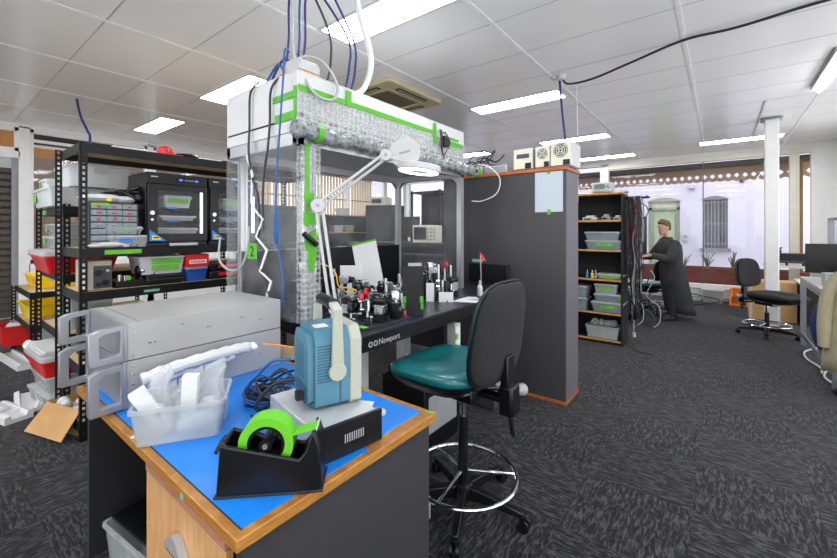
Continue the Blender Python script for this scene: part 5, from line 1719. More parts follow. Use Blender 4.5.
# ================================================================== CHAIRS
def drafting_chair(label, loc, rz, seat_z, seat_m, shell_m, ring_z, back_z, ring_r=.24, sw=.5, sd=.5, soff=.08, boff=-.21, a0=0.0, pip='teal_piping', leg_r=.31, bw=.44):
    """local +x is where the sitter faces"""
    t = thing('drafting_chair', label, 'chair', loc, rz)
    th = .1
    s = MB(seat_m)
    loops = []
    for f, z, o in ((.8, seat_z - th, 0), (.94, seat_z - th + .012, 0), (1.0, seat_z - .05, 0), (.99, seat_z - .025, 0), (.93, seat_z - .008, 0), (.7, seat_z, -.02), (.3, seat_z - .006, -.02)):
        loops.append([(soff + x * f + o - .0, y * f, z - (.03 * max(0, x / (sd / 2)) ** 3 if z > seat_z - .06 else 0)) for x, y in rrect(sd, sw, .17, 6)])
    s.loft(loops)
    seat = s.build('seat', t, sub=1, sharp=80)
    MB('black_plastic').loft([[(soff + x * f, y * f, z) for x, y in rrect(sd, sw, .17, 6)] for f, z in ((.55, seat_z - th - .035), (.8, seat_z - th - .02), (.98, seat_z - th + .025), (1.005, seat_z - th + .045))], True, False).build('seat_shell', seat, sharp=70)
    b0, b1 = back_z

    def outline(f, x, n=28):
        out = []
        for i in range(n):
            a = 2 * PI * i / n
            cy, cz = math.cos(a), math.sin(a)
            y = bw / 2 * f * math.copysign(abs(cy) ** .55, cy)
            z = (b0 + b1) / 2 + (b1 - b0) / 2 * f * math.copysign(abs(cz) ** .62, cz)
            y *= (1 - .12 * (z - b0) / (b1 - b0))
            out.append((boff + x + .5 * y * y - .12 * (z - b0), y, z))
        return out
    MB(seat_m).loft([outline(.5, .03), outline(.85, .035), outline(.96, .022), outline(1.0, .0)]).build('backrest', t, sub=1, sharp=80)
    sh = MB(shell_m).loft([outline(1.0, -.002), outline(1.0, -.012), outline(.95, -.032), outline(.7, -.045), outline(.3, -.048)]).build('back_shell', t, sub=1, sharp=80)
    e = MB(pip)
    e.tube(outline(1.005, -.0, 40), .0065, 6, False, True)
    e.build('piping', t)
    b = MB('black_plastic')
    b.box(boff - .075, -.035, seat_z - th - .06, boff - .035, .035, b0 + .14)
    b.box(boff - .075, -.03, seat_z - th - .05, soff, .03, seat_z - th - .025)
    b.build('back_bracket', t, bev=.006)
    MB('black_plastic').box(boff - .1, -.045, seat_z - th - .1, boff - .03, .045, seat_z - th + .04).build('bracket_housing', t, bev=.012)
    k = MB('grey_plastic').cyl((boff - .065, -.04, seat_z - th - .0), (boff - .075, -.12, seat_z - th - .02), .022, .03).build('tension_knob', t)
    MB('black_plastic').box(-.1, -.08, seat_z - th - .08, .12, .08, seat_z - th - .03).build('mechanism', t, bev=.008)
    MB('black_plastic').tube([(boff + .12, -.06, seat_z - th - .05), (boff + .08, -.16, seat_z - th - .07), (boff + .06, -.2, seat_z - th - .14)], .011, 8).build('lever', t)
    MB('black_plastic').tube([(boff - .065, 0, seat_z - th - .08), (boff - .08, -.01, seat_z - th - .2)], .012, 8).build('lever', t)
    MB('chrome').cyl((0, 0, .3), (0, 0, seat_z - th - .05), .014, n=16).build('piston', t)
    MB('black_plastic').cyl((0, 0, .06), (0, 0, seat_z - th - .18), .027, .025, n=18).build('gas_lift', t)
    MB('black_plastic').lathe([(.05, .055), (.055, .08), (.045, .12), (.03, .13)], n=20).build('hub', t)
    for k in range(5):
        a = a0 + 2 * PI * k / 5
        c, s_ = math.cos(a), math.sin(a)
        lg = MB('black_plastic')
        lg.loft([[(c * r - s_ * w, s_ * r + c * w, z1), (c * r + s_ * w, s_ * r - c * w, z1), (c * r + s_ * w * .8, s_ * r - c * w * .8, z2), (c * r - s_ * w * .8, s_ * r + c * w * .8, z2)]
                 for r, w, z1, z2 in ((.03, .028, .06, .12), (.15, .022, .065, .11), (leg_r, .018, .06, .085))])
        lg = lg.build('leg', t, bev=.004)
        cs = MB('black_plastic')
        px, py = c * leg_r, s_ * leg_r
        for sg in (-1, 1):
            cs.cyl((px - s_ * .008 * sg, py + c * .008 * sg, .027), (px - s_ * .022 * sg, py + c * .022 * sg, .027), .027, n=18)
        cs.cyl((px, py, .027), (px, py, .065), .008, n=8)
        cs.build('caster', lg)
    rg = MB('chrome')
    rg.tube([(ring_r * math.cos(2 * PI * i / 40), ring_r * math.sin(2 * PI * i / 40), ring_z) for i in range(40)], .0105, 10, False, True)
    for k in range(3):
        a = a0 + .5 + 2 * PI * k / 3
        rg.tube([(.02 * math.cos(a), .02 * math.sin(a), ring_z + .02), (ring_r * math.cos(a), ring_r * math.sin(a), ring_z)], .007, 8)
    rg.build('foot_ring', t)
    return t


ca = math.atan2(1.734 - 1.70, -.717 + 1.025)
drafting_chair('green vinyl drafting chair with black backrest at the optical table', (-1.03, 1.70, 0), rad(178), .745, 'teal_vinyl', 'black_fabric', .17, (.68, 1.16), .265, .52, .54, .1, -.19, ca - rad(178), leg_r=.31, bw=.5, pip='black_plastic')
gc = drafting_chair('green seated stool chair beside the standing person', (-.95, 7.68, 0), rad(150), .52, 'teal_vinyl', 'black_fabric', .17, (.56, .9), .22)
drafting_chair('black fabric chair with chrome foot ring in front of white pillar', (.49, 6.93, 0), rad(-40), .585, 'black_fabric', 'black_plastic', .15, (.62, 1.0), .25, .52, .56, .12, -.24, .3, 'black_plastic')

# ================================================================== GREY CABINET
CX0, CX1, CY0, CY1, CH = -2.15, -.975, 3.184, 3.52, 1.912
t = thing('office_cabinet', 'tall grey cabinet with orange timber edges right of the enclosure', 'cabinet', (-1.56, 3.35, 0))
ox, oy = 1.56, -3.35
MB('laminate_grey').box(CX0 + ox, CY0 + oy, .02, CX1 + ox - .004, CY1 + oy, CH - .03).build('back_panel', t)
MB('laminate_edge').box(CX1 + ox - .004, CY0 + oy + .012, .02, CX1 + ox, CY1 + oy, CH - .03).build('side_panel', t)
MB('cherry_edge').box(CX0 + ox - .01, CY0 + oy - .012, CH - .03, CX1 + ox + .012, CY1 + oy + .012, CH).build('top_panel', t, bev=.003)
MB('cherry_edge').box(CX0 + ox - .005, CY0 + oy - .006, 0, CX1 + ox + .006, CY1 + oy, .022).build('plinth', t)
sh = MB('printed_sheet').box(-.115, -.001, 0, .115, 0, .33).build('notice_sheet', None, (-1.113, CY0 - .002, 1.548))
tag(sh, 'printed sheet fixed with green tape on the grey cabinet', 'notice')
MB('green_tape').box(-.015, -.0025, .312, .015, -.001, .345).build('tape_strip', sh)
MB('green_tape').box(-.012, -.0025, -.02, .018, -.001, .02).build('tape_strip', sh)
o = tag(MB('teal_tape').box(-.11, -.002, -.014, .0, 0, .014).build('teal_tape_strip', None, (-1.72, CY0 - .001, 1.118)), 'pale teal tape strip on grey cabinet above the black panel', 'tape')


def psu(label, x, w, h, fan, y=CY0 + .02, d=.26):
    t = thing('power_supply', label, 'power supply', (x, y, CH + .001), 0, 'units on the grey cabinet')
    MB('light_grey').box(0, 0, .008, w, d, h).build('case', t, bev=.003)
    b = MB('cream_scope').box(.004, -.006, .012, w - .004, 0, h - .004)
    b.build('front_panel', t, bev=.002)
    if fan:
        c = (w / 2, h * .66)
        f = MB('dark_grey').cyl((c[0], -.0075, c[1]), (c[0], -.006, c[1]), w * .36, n=28)
        f.m('cream_scope')
        for q in (.33, .22, .11):
            ri = [(c[0] + w * q * math.cos(2 * PI * i / 28), c[1] + w * q * math.sin(2 * PI * i / 28)) for i in range(28)]
            rn = [(c[0] + w * (q - .035) * math.cos(2 * PI * i / 28), c[1] + w * (q - .035) * math.sin(2 * PI * i / 28)) for i in range(28)]
            f.ring(ri, rn, 'y', -.009, -.007)
        for k in range(4):
            a = PI / 4 + k * PI / 2
            f.prism([(c[0] + w * .05 * math.cos(a) - .003, c[1] + w * .05 * math.sin(a)), (c[0] + w * .05 * math.cos(a) + .003, c[1] + w * .05 * math.sin(a)), (c[0] + w * .35 * math.cos(a) + .003, c[1] + w * .35 * math.sin(a)), (c[0] + w * .35 * math.cos(a) - .003, c[1] + w * .35 * math.sin(a))], 'y', -.0095, -.007)
        f.build('fan_grille', t)
        MB('black_plastic').box(w * .62, -.009, .012, w * .95, -.005, .055).build('power_inlet', t)
    else:
        MB('dark_grey').box(w * .18, -.008, h * .55, w * .82, -.005, h * .75).build('display', t)
        MB('black_plastic').box(w * .62, -.009, .012, w * .92, -.005, .06).build('power_inlet', t)
    b = MB('grey_plastic').box(.01, .02, 0, .03, d - .02, .008).box(w - .03, .02, 0, w - .01, d - .02, .008)
    b.build('foot', t)
    return t


psu('grey power supply with small display at left of three', -1.43, .175, .185, False)
psu('cream fan-backed supply in the middle of three', -1.235, .125, .185, True)
psu('cream fan-backed supply at the cabinet corner', -1.105, .165, .2, True)
t = thing('silver_module', 'low silver module on the cabinet left of supplies', 'instrument', (-1.72, CY0 + .03, CH + .001))
MB('light_grey').box(0, 0, 0, .22, .2, .07).build('case', t, bev=.004)
MB('grey_plastic').box(.01, -.004, .01, .21, 0, .06).build('front_panel', t)
t = thing('white_module', 'white connector box tangled with cables on the cabinet', 'instrument', (-1.98, CY0 + .02, CH + .001))
MB('white_plastic').box(0, 0, 0, .24, .2, .075).build('case', t, bev=.004)
b = MB('black_plastic')
for k in range(4):
    b.box(.02 + k * .05, -.004, .02, .05 + k * .05, 0, .05)
b.build('port', t)
for k, (lab, m) in enumerate((('black cable looping high over the white connector box', 'black_cable'), ('grey cable looping over the white connector box', 'dark_cable'), ('black cable heap lying on the silver module', 'black_cable'))):
    x = -1.85 + k * .09
    cable('module_cable', [(x - .15, 3.24, 1.99), (x - .12, 3.28, 2.03), (x - .02, 3.26, 2.05), (x + .05, 3.25, 2.02), (x + .12, 3.27, 2.08 + .05 * (k < 2)), (x + .02, 3.3, 2.13 - .05 * k), (x - .06, 3.27, 2.07), (x, 3.24, 2.0), (x + .14, 3.28, 1.99)], .006, m, lab)

# ================================================================== FAR BOOKCASE
BY = 5.18
bx0, bx1 = -1.72, -.92
bc = bookcase('dark bookcase with timber shelf edges and boxes, cables on its side', (bx0, BY, 0), bx1 - bx0, .34, 1.858, (.06, .385, .795, 1.157, 1.522))
Z5, Z4, Z3b, Z2b, Z1b = 1.523, 1.158, .796, .386, .061
t = thing('bench_meter', 'white bench meter with green display on top of the bookcase', 'meter', (-1.28, BY + .03, 1.859))
MB('white_plastic').box(0, 0, .01, .22, .25, .13).build('case', t, bev=.006)
MB('screen_green').box(.03, -.003, .05, .15, 0, .11).build('display', t)
MB('grey_plastic').cyl((.185, 0, .08), (.185, -.012, .08), .018).box(.02, -.003, .02, .2, 0, .03).build('knob', t)
MB('grey_plastic').box(.02, .02, 0, .2, .04, .01).build('foot', t)
t = thing('blue_folder', 'blue wrapped folder lying on the bookcase top', 'folder', (-1.04, BY + .05, 1.859))
MB('sticker_blue').box(0, 0, 0, .14, .2, .02).build('cover', t)
MB('paper').box(.005, -.002, .004, .135, .198, .016).build('pages', t)
MB('white_plastic').box(-1.0, BY + .05, 1.859, -.99, BY + .06, 1.87) if False else None
for x, w, h, m, lab in ((-1.31, .17, .06, 'light_grey', 'pale gadget on top shelf of bookcase'), (-1.12, .1, .075, 'grey_plastic', 'boxy grey gadget in the middle of top shelf'), (-.99, .09, .055, 'white_plastic', 'white gadget at right end of top shelf')):
    t = thing('gadget', lab, 'gadget', (x, BY + .05, Z5))
    MB(m).box(-w / 2, 0, 0, w / 2, .15, h * .6).box(-w * .3, .02, h * .6, w * .3, .12, h).build('body', t, bev=.004)
    MB('black_plastic').box(-w * .4, -.004, h * .15, w * .1, 0, h * .4).build('socket', t)
t = thing('black_tray', 'flat black tray on top bookcase shelf', 'tray', (-1.2, BY + .2, Z5))
MB('black_plastic').box(-.2, -.03, 0, .2, .06, .03).build('body', t)
MB('dark_grey').box(-.19, -.032, .01, .19, -.03, .02).build('rim', t)
clear_box('long clear divided box on top of the green labelled one', (-1.16, BY + .14, Z4 + .115), .4, .24, .105, 0, body='smoke_tub', fill=(6, ('light_grey', 'grey_plastic')))
clear_box('long clear box with green label under the divided box', (-1.14, BY + .14, Z4), .42, .25, .112, 0, body='smoke_tub', lab=(.45, .4, .02), fill=(4, ('dark_grey', 'grey_plastic')))
clear_box('low clear box with wide green label on bookcase middle shelf', (-1.07, BY + .12, Z3b), .3, .2, .065, 0, lab=(.75, .6, 0))
for x, m, lab in ((-1.34, 'sticker_blue', 'blue tool standing on the middle shelf'), (-1.28, 'yellow_plastic', 'yellow tool lying on the middle shelf'), (-1.24, 'steel', 'steel bottle on the middle bookcase shelf')):
    t = thing('small_tool', lab, 'tool', (x, BY + .06, Z3b), .2)
    MB(m).cyl((0, 0, 0), (0, 0, .06), .016).build('grip', t)
    MB('steel').cyl((0, 0, .06), (0, 0, .1), .006).build('shaft', t)
clear_box('wide clear box with green label at bottom of shelf stack', (-1.1, BY + .14, Z2b), .36, .26, .125, 0, body='smoke_tub', lab=(.45, .3, 0), fill=(6, ('light_grey', 'grey_plastic')))
clear_box('grey clear box second in the shelf stack', (-1.09, BY + .14, Z2b + .126), .32, .25, .1, 0, body='smoke_tub', lab=(.12, .3, .4))
clear_box('white lidded clear box with green label topping the shelf stack', (-1.12, BY + .13, Z2b + .227), .26, .22, .12, 0, lab=(.5, .3, .0))
clear_box('clear tub at left of shelf stack, lower of the pair', (-1.46, BY + .14, Z2b), .24, .25, .15, 0, body='smoke_tub')
clear_box('clear tub at left of shelf stack, upper of the pair', (-1.46, BY + .14, Z2b + .152), .24, .25, .15, 0, body='smoke_tub')
t = clear_box('clear open basket of bagged parts on the bookcase bottom', (-1.16, BY + .13, Z1b), .38, .25, .16, 0, lid=None, fill=(10, ('white_foam', 'light_grey', 'green_label')))
b = MB('bag_film')
for k in range(4):
    b.ball((-.1 + k * .07, .01 * k, .17), (.05, .06, .05), 10, 6)
b.build('bagged_parts', t)
# cables hung on the side of the bookcase
t = thing('cable_rail', 'row of cable hooks along the top side of the bookcase', 'rail', (bx1 + .004, BY + .02, 1.78))
MB('black_metal').box(0, 0, 0, .012, .3, .03).build('bar', t)
for k in range(7):
    MB('black_metal').tube([(.012, .02 + k * .043, .015), (.22, .02 + k * .043, .01), (.23, .02 + k * .043, .03)], .003, 5).build('hook', t)
for k in range(46):
    m, cn = (('black_cable', 'black'), ('black_cable', 'black'), ('dark_cable', 'dark grey'), ('black_cable', 'black'), ('grey_cable', 'grey'), ('dark_cable', 'dark grey'), ('red_cable', 'red'))[k % 7]
    y = BY + .02 + (k % 10) * .031 + rnd.uniform(-.006, .006)
    x = bx1 + .03 + rnd.uniform(0, .15)
    zl = rnd.uniform(.25, 1.1) if cn != 'red' else rnd.uniform(.7, 1.2)
    w = rnd.uniform(.015, .045)
    pts = [(x, y, 1.80)]
    nseg = 5
    for j in range(1, nseg):
        f = j / nseg
        pts.append((x + rnd.uniform(-.012, .03), y - w + rnd.uniform(-.015, .015), 1.8 - (1.8 - zl) * f))
    pts.append((x + rnd.uniform(0, .02), y, zl))
    for j in range(nseg - 1, 0, -1):
        f = j / nseg
        pts.append((x + rnd.uniform(-.012, .03), y + w + rnd.uniform(-.015, .015), 1.8 - (1.8 - zl) * f))
    pts.append((x + .004, y + .004, 1.805))
    cable('hanging_cable', pts, .004, m, '%s cable hung looped over the hooks on the bookcase side' % cn, 'cables hung on the bookcase side', 5)
for k, (r, zc, yy, m, lab) in enumerate(((.14, .33, BY + .1, 'dark_cable', 'big dark grey cable coil hanging low beside the bookcase'), (.09, 1.62, BY + .0, 'dark_cable', 'small dark coil hanging high on the bookcase side'))):
    cable('coiled_cable', [(bx1 + .17 + r * math.cos(2 * PI * j / 12), yy + .012 * (j // 12), zc + r * math.sin(2 * PI * j / 12)) for j in range(26)], .005, m, lab)
cable('floor_lead', [(bx1 + .1, BY + .06, .5), (bx1 + .09, BY + .0, .2), (bx1 + .1, BY - .05, .03), (bx1 + .22, BY - .1, .008), (bx1 + .33, BY - .12, .008)], .006, 'dark_cable', 'dark grey lead trailing from bookcase side onto carpet')
t = thing('cable_plug', 'white plug on the end of lead at the bookcase foot', 'plug', (bx1 + .1, BY + .1, .12))
MB('white_plastic').cyl((0, 0, 0), (0, 0, .05), .022).build('body', t)
MB('grey_cable').cyl((0, 0, .05), (0, 0, .2), .006).build('cord', t)

# bench and clutter between bookcase and person
t = thing('workbench', 'cluttered dark workbench the person reaches over', 'bench', (-1.55, 6.95, -.08))
MB('black_matte').box(-.7, -.4, .86, .55, .5, .9).build('worktop', t)
for x in (-.66, .5):
    for y in (-.36, .45):
        MB('black_metal').box(x - .02, y - .02, .08, x + .02, y + .02, .86).build('leg', t)
t = thing('flat_monitor', 'slim monitor seen edge-on beside the cable bundle', 'monitor', (-1.09, 7.16, .821), rad(50))
MB('dark_grey').box(-.22, 0, .17, .22, .03, .8).build('panel', t, bev=.004)
MB('black_plastic').box(-.08, -.08, 0, .08, .1, .012).box(-.025, .02, 0, .025, .05, .2).build('stand', t)
for k, (x, y, m, w, h, lab) in enumerate(((-1.07, 7.38, 'yellow_plastic', .06, .55, 'upright yellow box behind slim monitor'), (-1.12, 6.85, 'black_plastic', .2, .14, 'black instrument on workbench by person'), (-1.03, 7.0, 'red_plastic', .05, .1, 'red switch box near the hands of person'),
                                          (-1.35, 6.7, 'white_plastic', .2, .1, 'white tray on workbench beyond the cables'), (-1.3, 7.3, 'light_grey', .25, .12, 'grey instrument at back of cluttered bench'))):
    t = thing('bench_box', lab, 'instrument', (x, y, .821), .3)
    MB(m).box(-w / 2, -.06, 0, w / 2, .06, h).build('case', t, bev=.004)
    MB('grey_plastic').box(-w * .3, -.064, h * .4, w * .3, -.06, h * .7).build('face_plate', t)
for k in range(6):
    x = -1.35 + k * .07
    cable('bench_cable', [(x + .2, 6.53, .82), (x + .25, 6.5, .7), (x + .15, 6.52, .45), (x + .3, 6.55, .3), (x + .32, 6.5, .1), (x + .25, 6.45, .01)], .007, ('black_cable', 'dark_cable', 'grey_cable')[k % 3],
          '%s cable hanging down front of cluttered workbench' % ('black', 'dark grey', 'pale grey')[k % 3], 'cables hanging off the workbench')
t = thing('floor_computer', 'black computer tower under the cluttered workbench', 'computer', (-1.14, 7.0, 0))
MB('black_plastic').box(-.1, -.22, .0, .1, .22, .45).build('case', t, bev=.006)
MB('dark_grey').box(-.08, -.224, .1, .08, -.22, .42).build('front_panel', t)
cable('floor_cable', [(-.45, 8.9, .01), (-.2, 9.05, .03), (0, 9.2, .09), (-.35, 9.45, .12), (-.6, 9.6, .13)], .012, 'black_cable', 'black cable arching over the carpet by window sill')
cable('floor_cable', [(-.6, 9.1, .012), (-.45, 9.35, .012), (-.5, 9.55, .012), (-.3, 9.6, .012)], .01, 'beige_plastic', 'beige cord along foot of the window wall')
t = thing('power_strip', 'white power board on the carpet by window wall', 'power strip', (-.45, 9.5, 0), .1)
MB('white_plastic').box(-.15, -.03, .0, .15, .03, .04).build('body', t, bev=.005)
MB('grey_plastic').box(-.12, -.02, .04, .12, .02, .043).build('outlet', t)

# ================================================================== PERSON
def build_person():
    F = rad(217.7)
    t = thing('person', 'person in long dark coat standing side-on and reaching over the workbench', 'person', (-.60, 7.30, 0), F)
    t.scale = (.97, .97, .965)
    V, E_, R_ = [], [], []

    def chain(pts, start=None):
        prev = start
        for (x, y, z, r) in pts:
            V.append((x, y, z)); R_.append(r)
            if prev is not None:
                E_.append((prev, len(V) - 1))
            prev = len(V) - 1
        return prev
    pel = chain([(0, 0, .82, .125)])
    ch = chain([(.01, 0, .95, .115), (.03, 0, 1.08, .13), (.05, 0, 1.2, .12), (.065, 0, 1.28, .06), (.085, 0, 1.34, .05), (.1, 0, 1.4, .055)], pel)
    for sy in (-1, 1):
        fx = .08 if sy > 0 else -.08
        chain([(0, sy * .09, .78, .09), (.03 + fx * .5, sy * .1, .44, .062), (fx - .02, sy * .1, .09, .042), (fx + .03, sy * .1, .045, .038), (fx + .12, sy * .105, .035, .03)], pel)
        sh = chain([(.05, sy * .14, 1.21, .06)], ch - 3)
        el = (.2, sy * .2, 1.0) if sy > 0 else (.22, sy * .19, 1.02)
        wr = (.44, sy * .13, 1.05) if sy > 0 else (.42, sy * .12, 1.0)
        chain([(el[0] * .5 + .02, sy * .19, (el[2] + 1.21) / 2, .048), (*el, .042), ((el[0] + wr[0]) / 2, (el[1] + wr[1]) / 2, (el[2] + wr[2]) / 2, .036), (*wr, .027), (wr[0] + .05, wr[1], wr[2] - .005, .034)], sh)
    me = bpy.data.meshes.new('sk')
    me.from_pydata(V, E_, [])
    o = bpy.data.objects.new('sk', me)
    COL.objects.link(o)
    md = o.modifiers.new('skin', 'SKIN')
    for i, r in enumerate(R_):
        me.skin_vertices[0].data[i].radius = (r, r)
    me.skin_vertices[0].data[0].use_root = True
    sb = o.modifiers.new('sub', 'SUBSURF')
    sb.levels = sb.render_levels = 2
    bpy.context.view_layer.update()
    dg = bpy.context.evaluated_depsgraph_get()
    ev = bpy.data.meshes.new_from_object(o.evaluated_get(dg))
    bpy.data.objects.remove(o)
    b = MB('skin')
    b.bm.from_mesh(ev)
    for f in b.bm.faces:
        f.smooth = True
        f.material_index = 0
    # head: loops up the skull, facing +x
    hx, hz = .115, 1.38
    prof = [(-.01, .03, .03, .045), (.02, .055, .05, .035), (.05, .075, .06, .012), (.09, .088, .068, 0), (.13, .092, .072, -.004), (.17, .09, .07, -.01), (.2, .07, .055, -.015), (.222, .03, .025, -.018)]
    b.at((hx, 0, hz), 0, 0, rad(8))
    b.loft([[(ox_ + rx * math.cos(a), ry * math.sin(a), z) for a in [2 * PI * i / 18 for i in range(18)]] for z, rx, ry, ox_ in prof])
    b.loft([[(.08, -.008, .115), (.08, .008, .115), (.075, 0, .125)], [(.108, -.014, .082), (.108, .014, .082), (.085, 0, .115)], [(.09, -.012, .074), (.09, .012, .074), (.08, 0, .08)]])
    b.m('lip').ball((.083, 0, .048), (.01, .024, .007), 10, 6)
    for sy in (-1, 1):
        b.m('eye_white').ball((.077, sy * .031, .11), (.012, .014, .009), 10, 6)
        b.m('eye_dark').ball((.086, sy * .032, .11), (.005, .006, .006), 8, 6)
        b.m('hair').ball((.083, sy * .031, .13), (.008, .02, .005), 8, 5)
        b.m('skin').ball((-.008, sy * .073, .1), (.018, .008, .03), 10, 6)
    # hands: palm with four fingers and a thumb
    b.m('skin')
    for sy, (wx, wy, wz) in ((1, (.47, .13, 1.045)), (-1, (.45, -.12, .995))):
        b.at((wx, wy, wz), 0, 0, rad(8))
        b.loft([[(0, -.022, -.012), (0, .022, -.012), (0, .022, .012), (0, -.022, .012)], [(.05, -.038, -.012), (.05, .038, -.012), (.05, .038, .012), (.05, -.038, .012)], [(.085, -.04, -.011), (.085, .04, -.011), (.085, .04, .009), (.085, -.04, .009)]])
        for k, L in enumerate((.06, .07, .075, .065)):
            y = (-.03 + k * .02) * sy
            b.tube([(.08, y, 0), (.08 + L * .5, y * 1.08, -.006), (.08 + L * .8, y * 1.1, -.025), (.08 + L * .9, y * 1.1, -.04)], .0085, 7)
        b.tube([(.02, sy * -.022, -.002), (.045, sy * -.05, -.012), (.075, sy * -.058, -.02)], .0095, 7)
    b.build('body', t, sharp=80)
    hb = MB('hair').at((hx, 0, hz), 0, 0, rad(8))
    hb.loft([[(ox_ + rx * math.cos(a) * (1.08 if math.cos(a) < .2 else 1.0), ry * math.sin(a) * 1.1, z + .03 * max(0, math.cos(a))) for a in [2 * PI * i / 18 for i in range(18)]]
             for z, rx, ry, ox_ in ((.05, .03, .055, -.06), (.09, .062, .068, -.036), (.13, .078, .073, -.022), (.16, .096, .075, -.008), (.19, .095, .07, -.006), (.22, .065, .052, -.012), (.238, .02, .02, -.015))])
    hb.build('hair', t, sub=1, sharp=80)
    # long coat: loops from the shoulders to the hem, tails swinging out behind
    c = MB('coat_fabric')
    lp = lambda z, x0, x1, w, ph=0: [((x0 + x1) / 2 + (x1 - x0) / 2 * math.cos(a) * (1 + .03 * math.sin(6 * a + ph)), w * math.sin(a) * (1 + .04 * math.sin(5 * a + ph)), z + (.02 * math.cos(a))) for a in [2 * PI * i / 30 for i in range(30)]]
    c.loft([lp(1.315, .01, .13, .07), lp(1.29, -.06, .17, .16), lp(1.22, -.1, .2, .215), lp(1.1, -.12, .2, .21), lp(.95, -.13, .17, .195, 1), lp(.8, -.17, .17, .215, 1.4), lp(.6, -.22, .16, .225, 1.8), lp(.4, -.27, .13, .23, 2.2), lp(.2, -.32, .09, .23, 2.6), lp(.1, -.345, .06, .225, 2.7)], True, False)
    for sy in (-1, 1):
        el = (.2, sy * .2, 1.0) if sy > 0 else (.22, sy * .19, 1.02)
        wr = (.42, sy * .135, 1.045) if sy > 0 else (.40, sy * .125, 1.0)
        pts = [(.05, sy * .14, 1.23), (.12, sy * .2, 1.12), el, ((el[0] + wr[0]) / 2, (el[1] + wr[1]) / 2, (el[2] + wr[2]) / 2), wr]
        c.tube(pts, [.085 - .0016 * i for i in range(25)], 12)
    co = c.build('coat', t, sharp=80)
    so = co.modifiers.new('thick', 'SOLIDIFY')
    so.thickness = .008
    MB('coat_fabric').ring([(x * 1.12 + .005, y * 1.12) for x, y in [(.07 + .07 * math.cos(a), .075 * math.sin(a)) for a in [2 * PI * i / 20 for i in range(20)]]],
                           [(.07 + .058 * math.cos(a), .06 * math.sin(a)) for a in [2 * PI * i / 20 for i in range(20)]], 'z', 1.29, 1.335).build('collar', t)
    tr = MB('trouser')
    for sy in (-1, 1):
        fx = .08 if sy > 0 else -.08
        tr.tube([(0, sy * .09, .8), (.015 + fx * .3, sy * .1, .6), (.03 + fx * .5, sy * .1, .44), (fx, sy * .1, .22), (fx - .02, sy * .1, .075)], [.1 - .0018 * i for i in range(25)], 14)
    tr.build('trousers', t, sharp=80)
    for sy in (-1, 1):
        fx = .08 if sy > 0 else -.08
        MB('black_plastic').loft([[(fx + .045 + .13 * f * math.cos(a), sy * .103 + .048 * f * math.sin(a), z) for a in [2 * PI * i / 16 for i in range(16)]] for f, z in ((1, .0), (1.02, .02), (.95, .05), (.55, .09))]).build('shoe', t, sharp=60)


build_person()

# ================================================================== RIGHT SIDE
t = thing('orange_crate', 'orange plastic crate tipped on its side by the window', 'crate', (.27, 9.36, 0), rad(-6))
b = MB('orange_plastic')
b.box(-.13, .06, 0, .13, .07, .3)
b.loft([[(-.135, -.09, 0), (-.115, -.09, 0), (-.115, .07, 0), (-.135, .07, 0)], [(-.1, .02, .31), (-.085, .02, .31), (-.085, .07, .31), (-.1, .07, .31)]])
b.loft([[(.115, -.09, 0), (.135, -.09, 0), (.135, .07, 0), (.115, .07, 0)], [(.13, .02, .31), (.145, .02, .31), (.145, .07, .31), (.13, .07, .31)]])
b.box(-.13, -.09, 0, .13, .07, .012).box(-.1, -.03, .15, .13, .06, .165).box(-.09, .02, .3, .14, .07, .315)
b.build('body', t)
MB('dark_grey').box(.02, -.085, .015, .11, -.02, .05).build('handle_slot', t)
t = clear_box('clear tub with brown packing by window wall beside orange crate', (-.12, 9.5, .0), .34, .24, .24, 0, lid=None)
MB('cardboard').box(-.13, -.09, .01, .13, .09, .2).build('packing', t)
MB('white_plastic').box(-.18, -.13, .23, .18, .13, .25).build('lid', t)
for k, (x, y, w, d, h, m, lab) in enumerate(((.49, 8.28, .26, .4, .6, 'cardboard', 'brown upright carton behind the black chair left of pillar'), (.80, 8.28, .22, .4, .6, 'cardboard', 'brown upright carton behind black chair right of pillar'))):
    t = thing('carton', lab, 'carton', (x, y, 0))
    MB(m).box(-w / 2, -d / 2, 0, w / 2, d / 2, h).build('box', t, bev=.004)
    MB('beige_plastic').box(-w / 2 - .001, -d / 2 - .001, h * .0, -w / 2 + .04, -d / 2, h).build('tape_strip', t)
t = thing('side_table', 'low table with cream top and dark sides beyond black chair', 'table', (1.12, 8.2, 0))
MB('cream_paint').box(-.2, -.3, .6, .5, .35, .63).build('tabletop', t)
MB('dark_void').box(-.17, -.28, 0, -.14, .33, .6).box(.44, -.28, 0, .47, .33, .6).box(-.14, -.26, .0, .44, -.24, .6).build('side_panel', t)
t = thing('window_bench', 'pale bench along the window behind the pillar', 'bench', (.98, 9.2, 0))
MB('cream_paint').box(-.32, -.25, .76, .7, .3, .8).build('worktop', t)
for x in (-.28, .66):
    MB('light_grey').box(x - .02, -.2, 0, x + .02, .25, .76).build('leg', t)
t = thing('printer', 'low black printer on the window bench', 'printer', (.98, 9.15, .801))
MB('black_plastic').box(-.22, -.15, 0, .3, .2, .2).build('body', t, bev=.01)
MB('dark_grey').box(-.2, -.17, .05, .28, -.15, .08).build('paper_slot', t)
t = thing('potted_succulent', 'small green plant on the printer by the window', 'plant', (.8, 9.15, 1.002))
MB('dark_grey').lathe([(.03, 0), (.04, .05), (.034, .05), (.03, .02)], n=14).build('pot', t)
b = MB('plant_green')
for k in range(9):
    a = k * .7
    b.tube([(0, 0, .04), (.03 * math.cos(a), .03 * math.sin(a), .08), (.05 * math.cos(a), .05 * math.sin(a), .1)], .007, 5)
b.build('leaves', t)
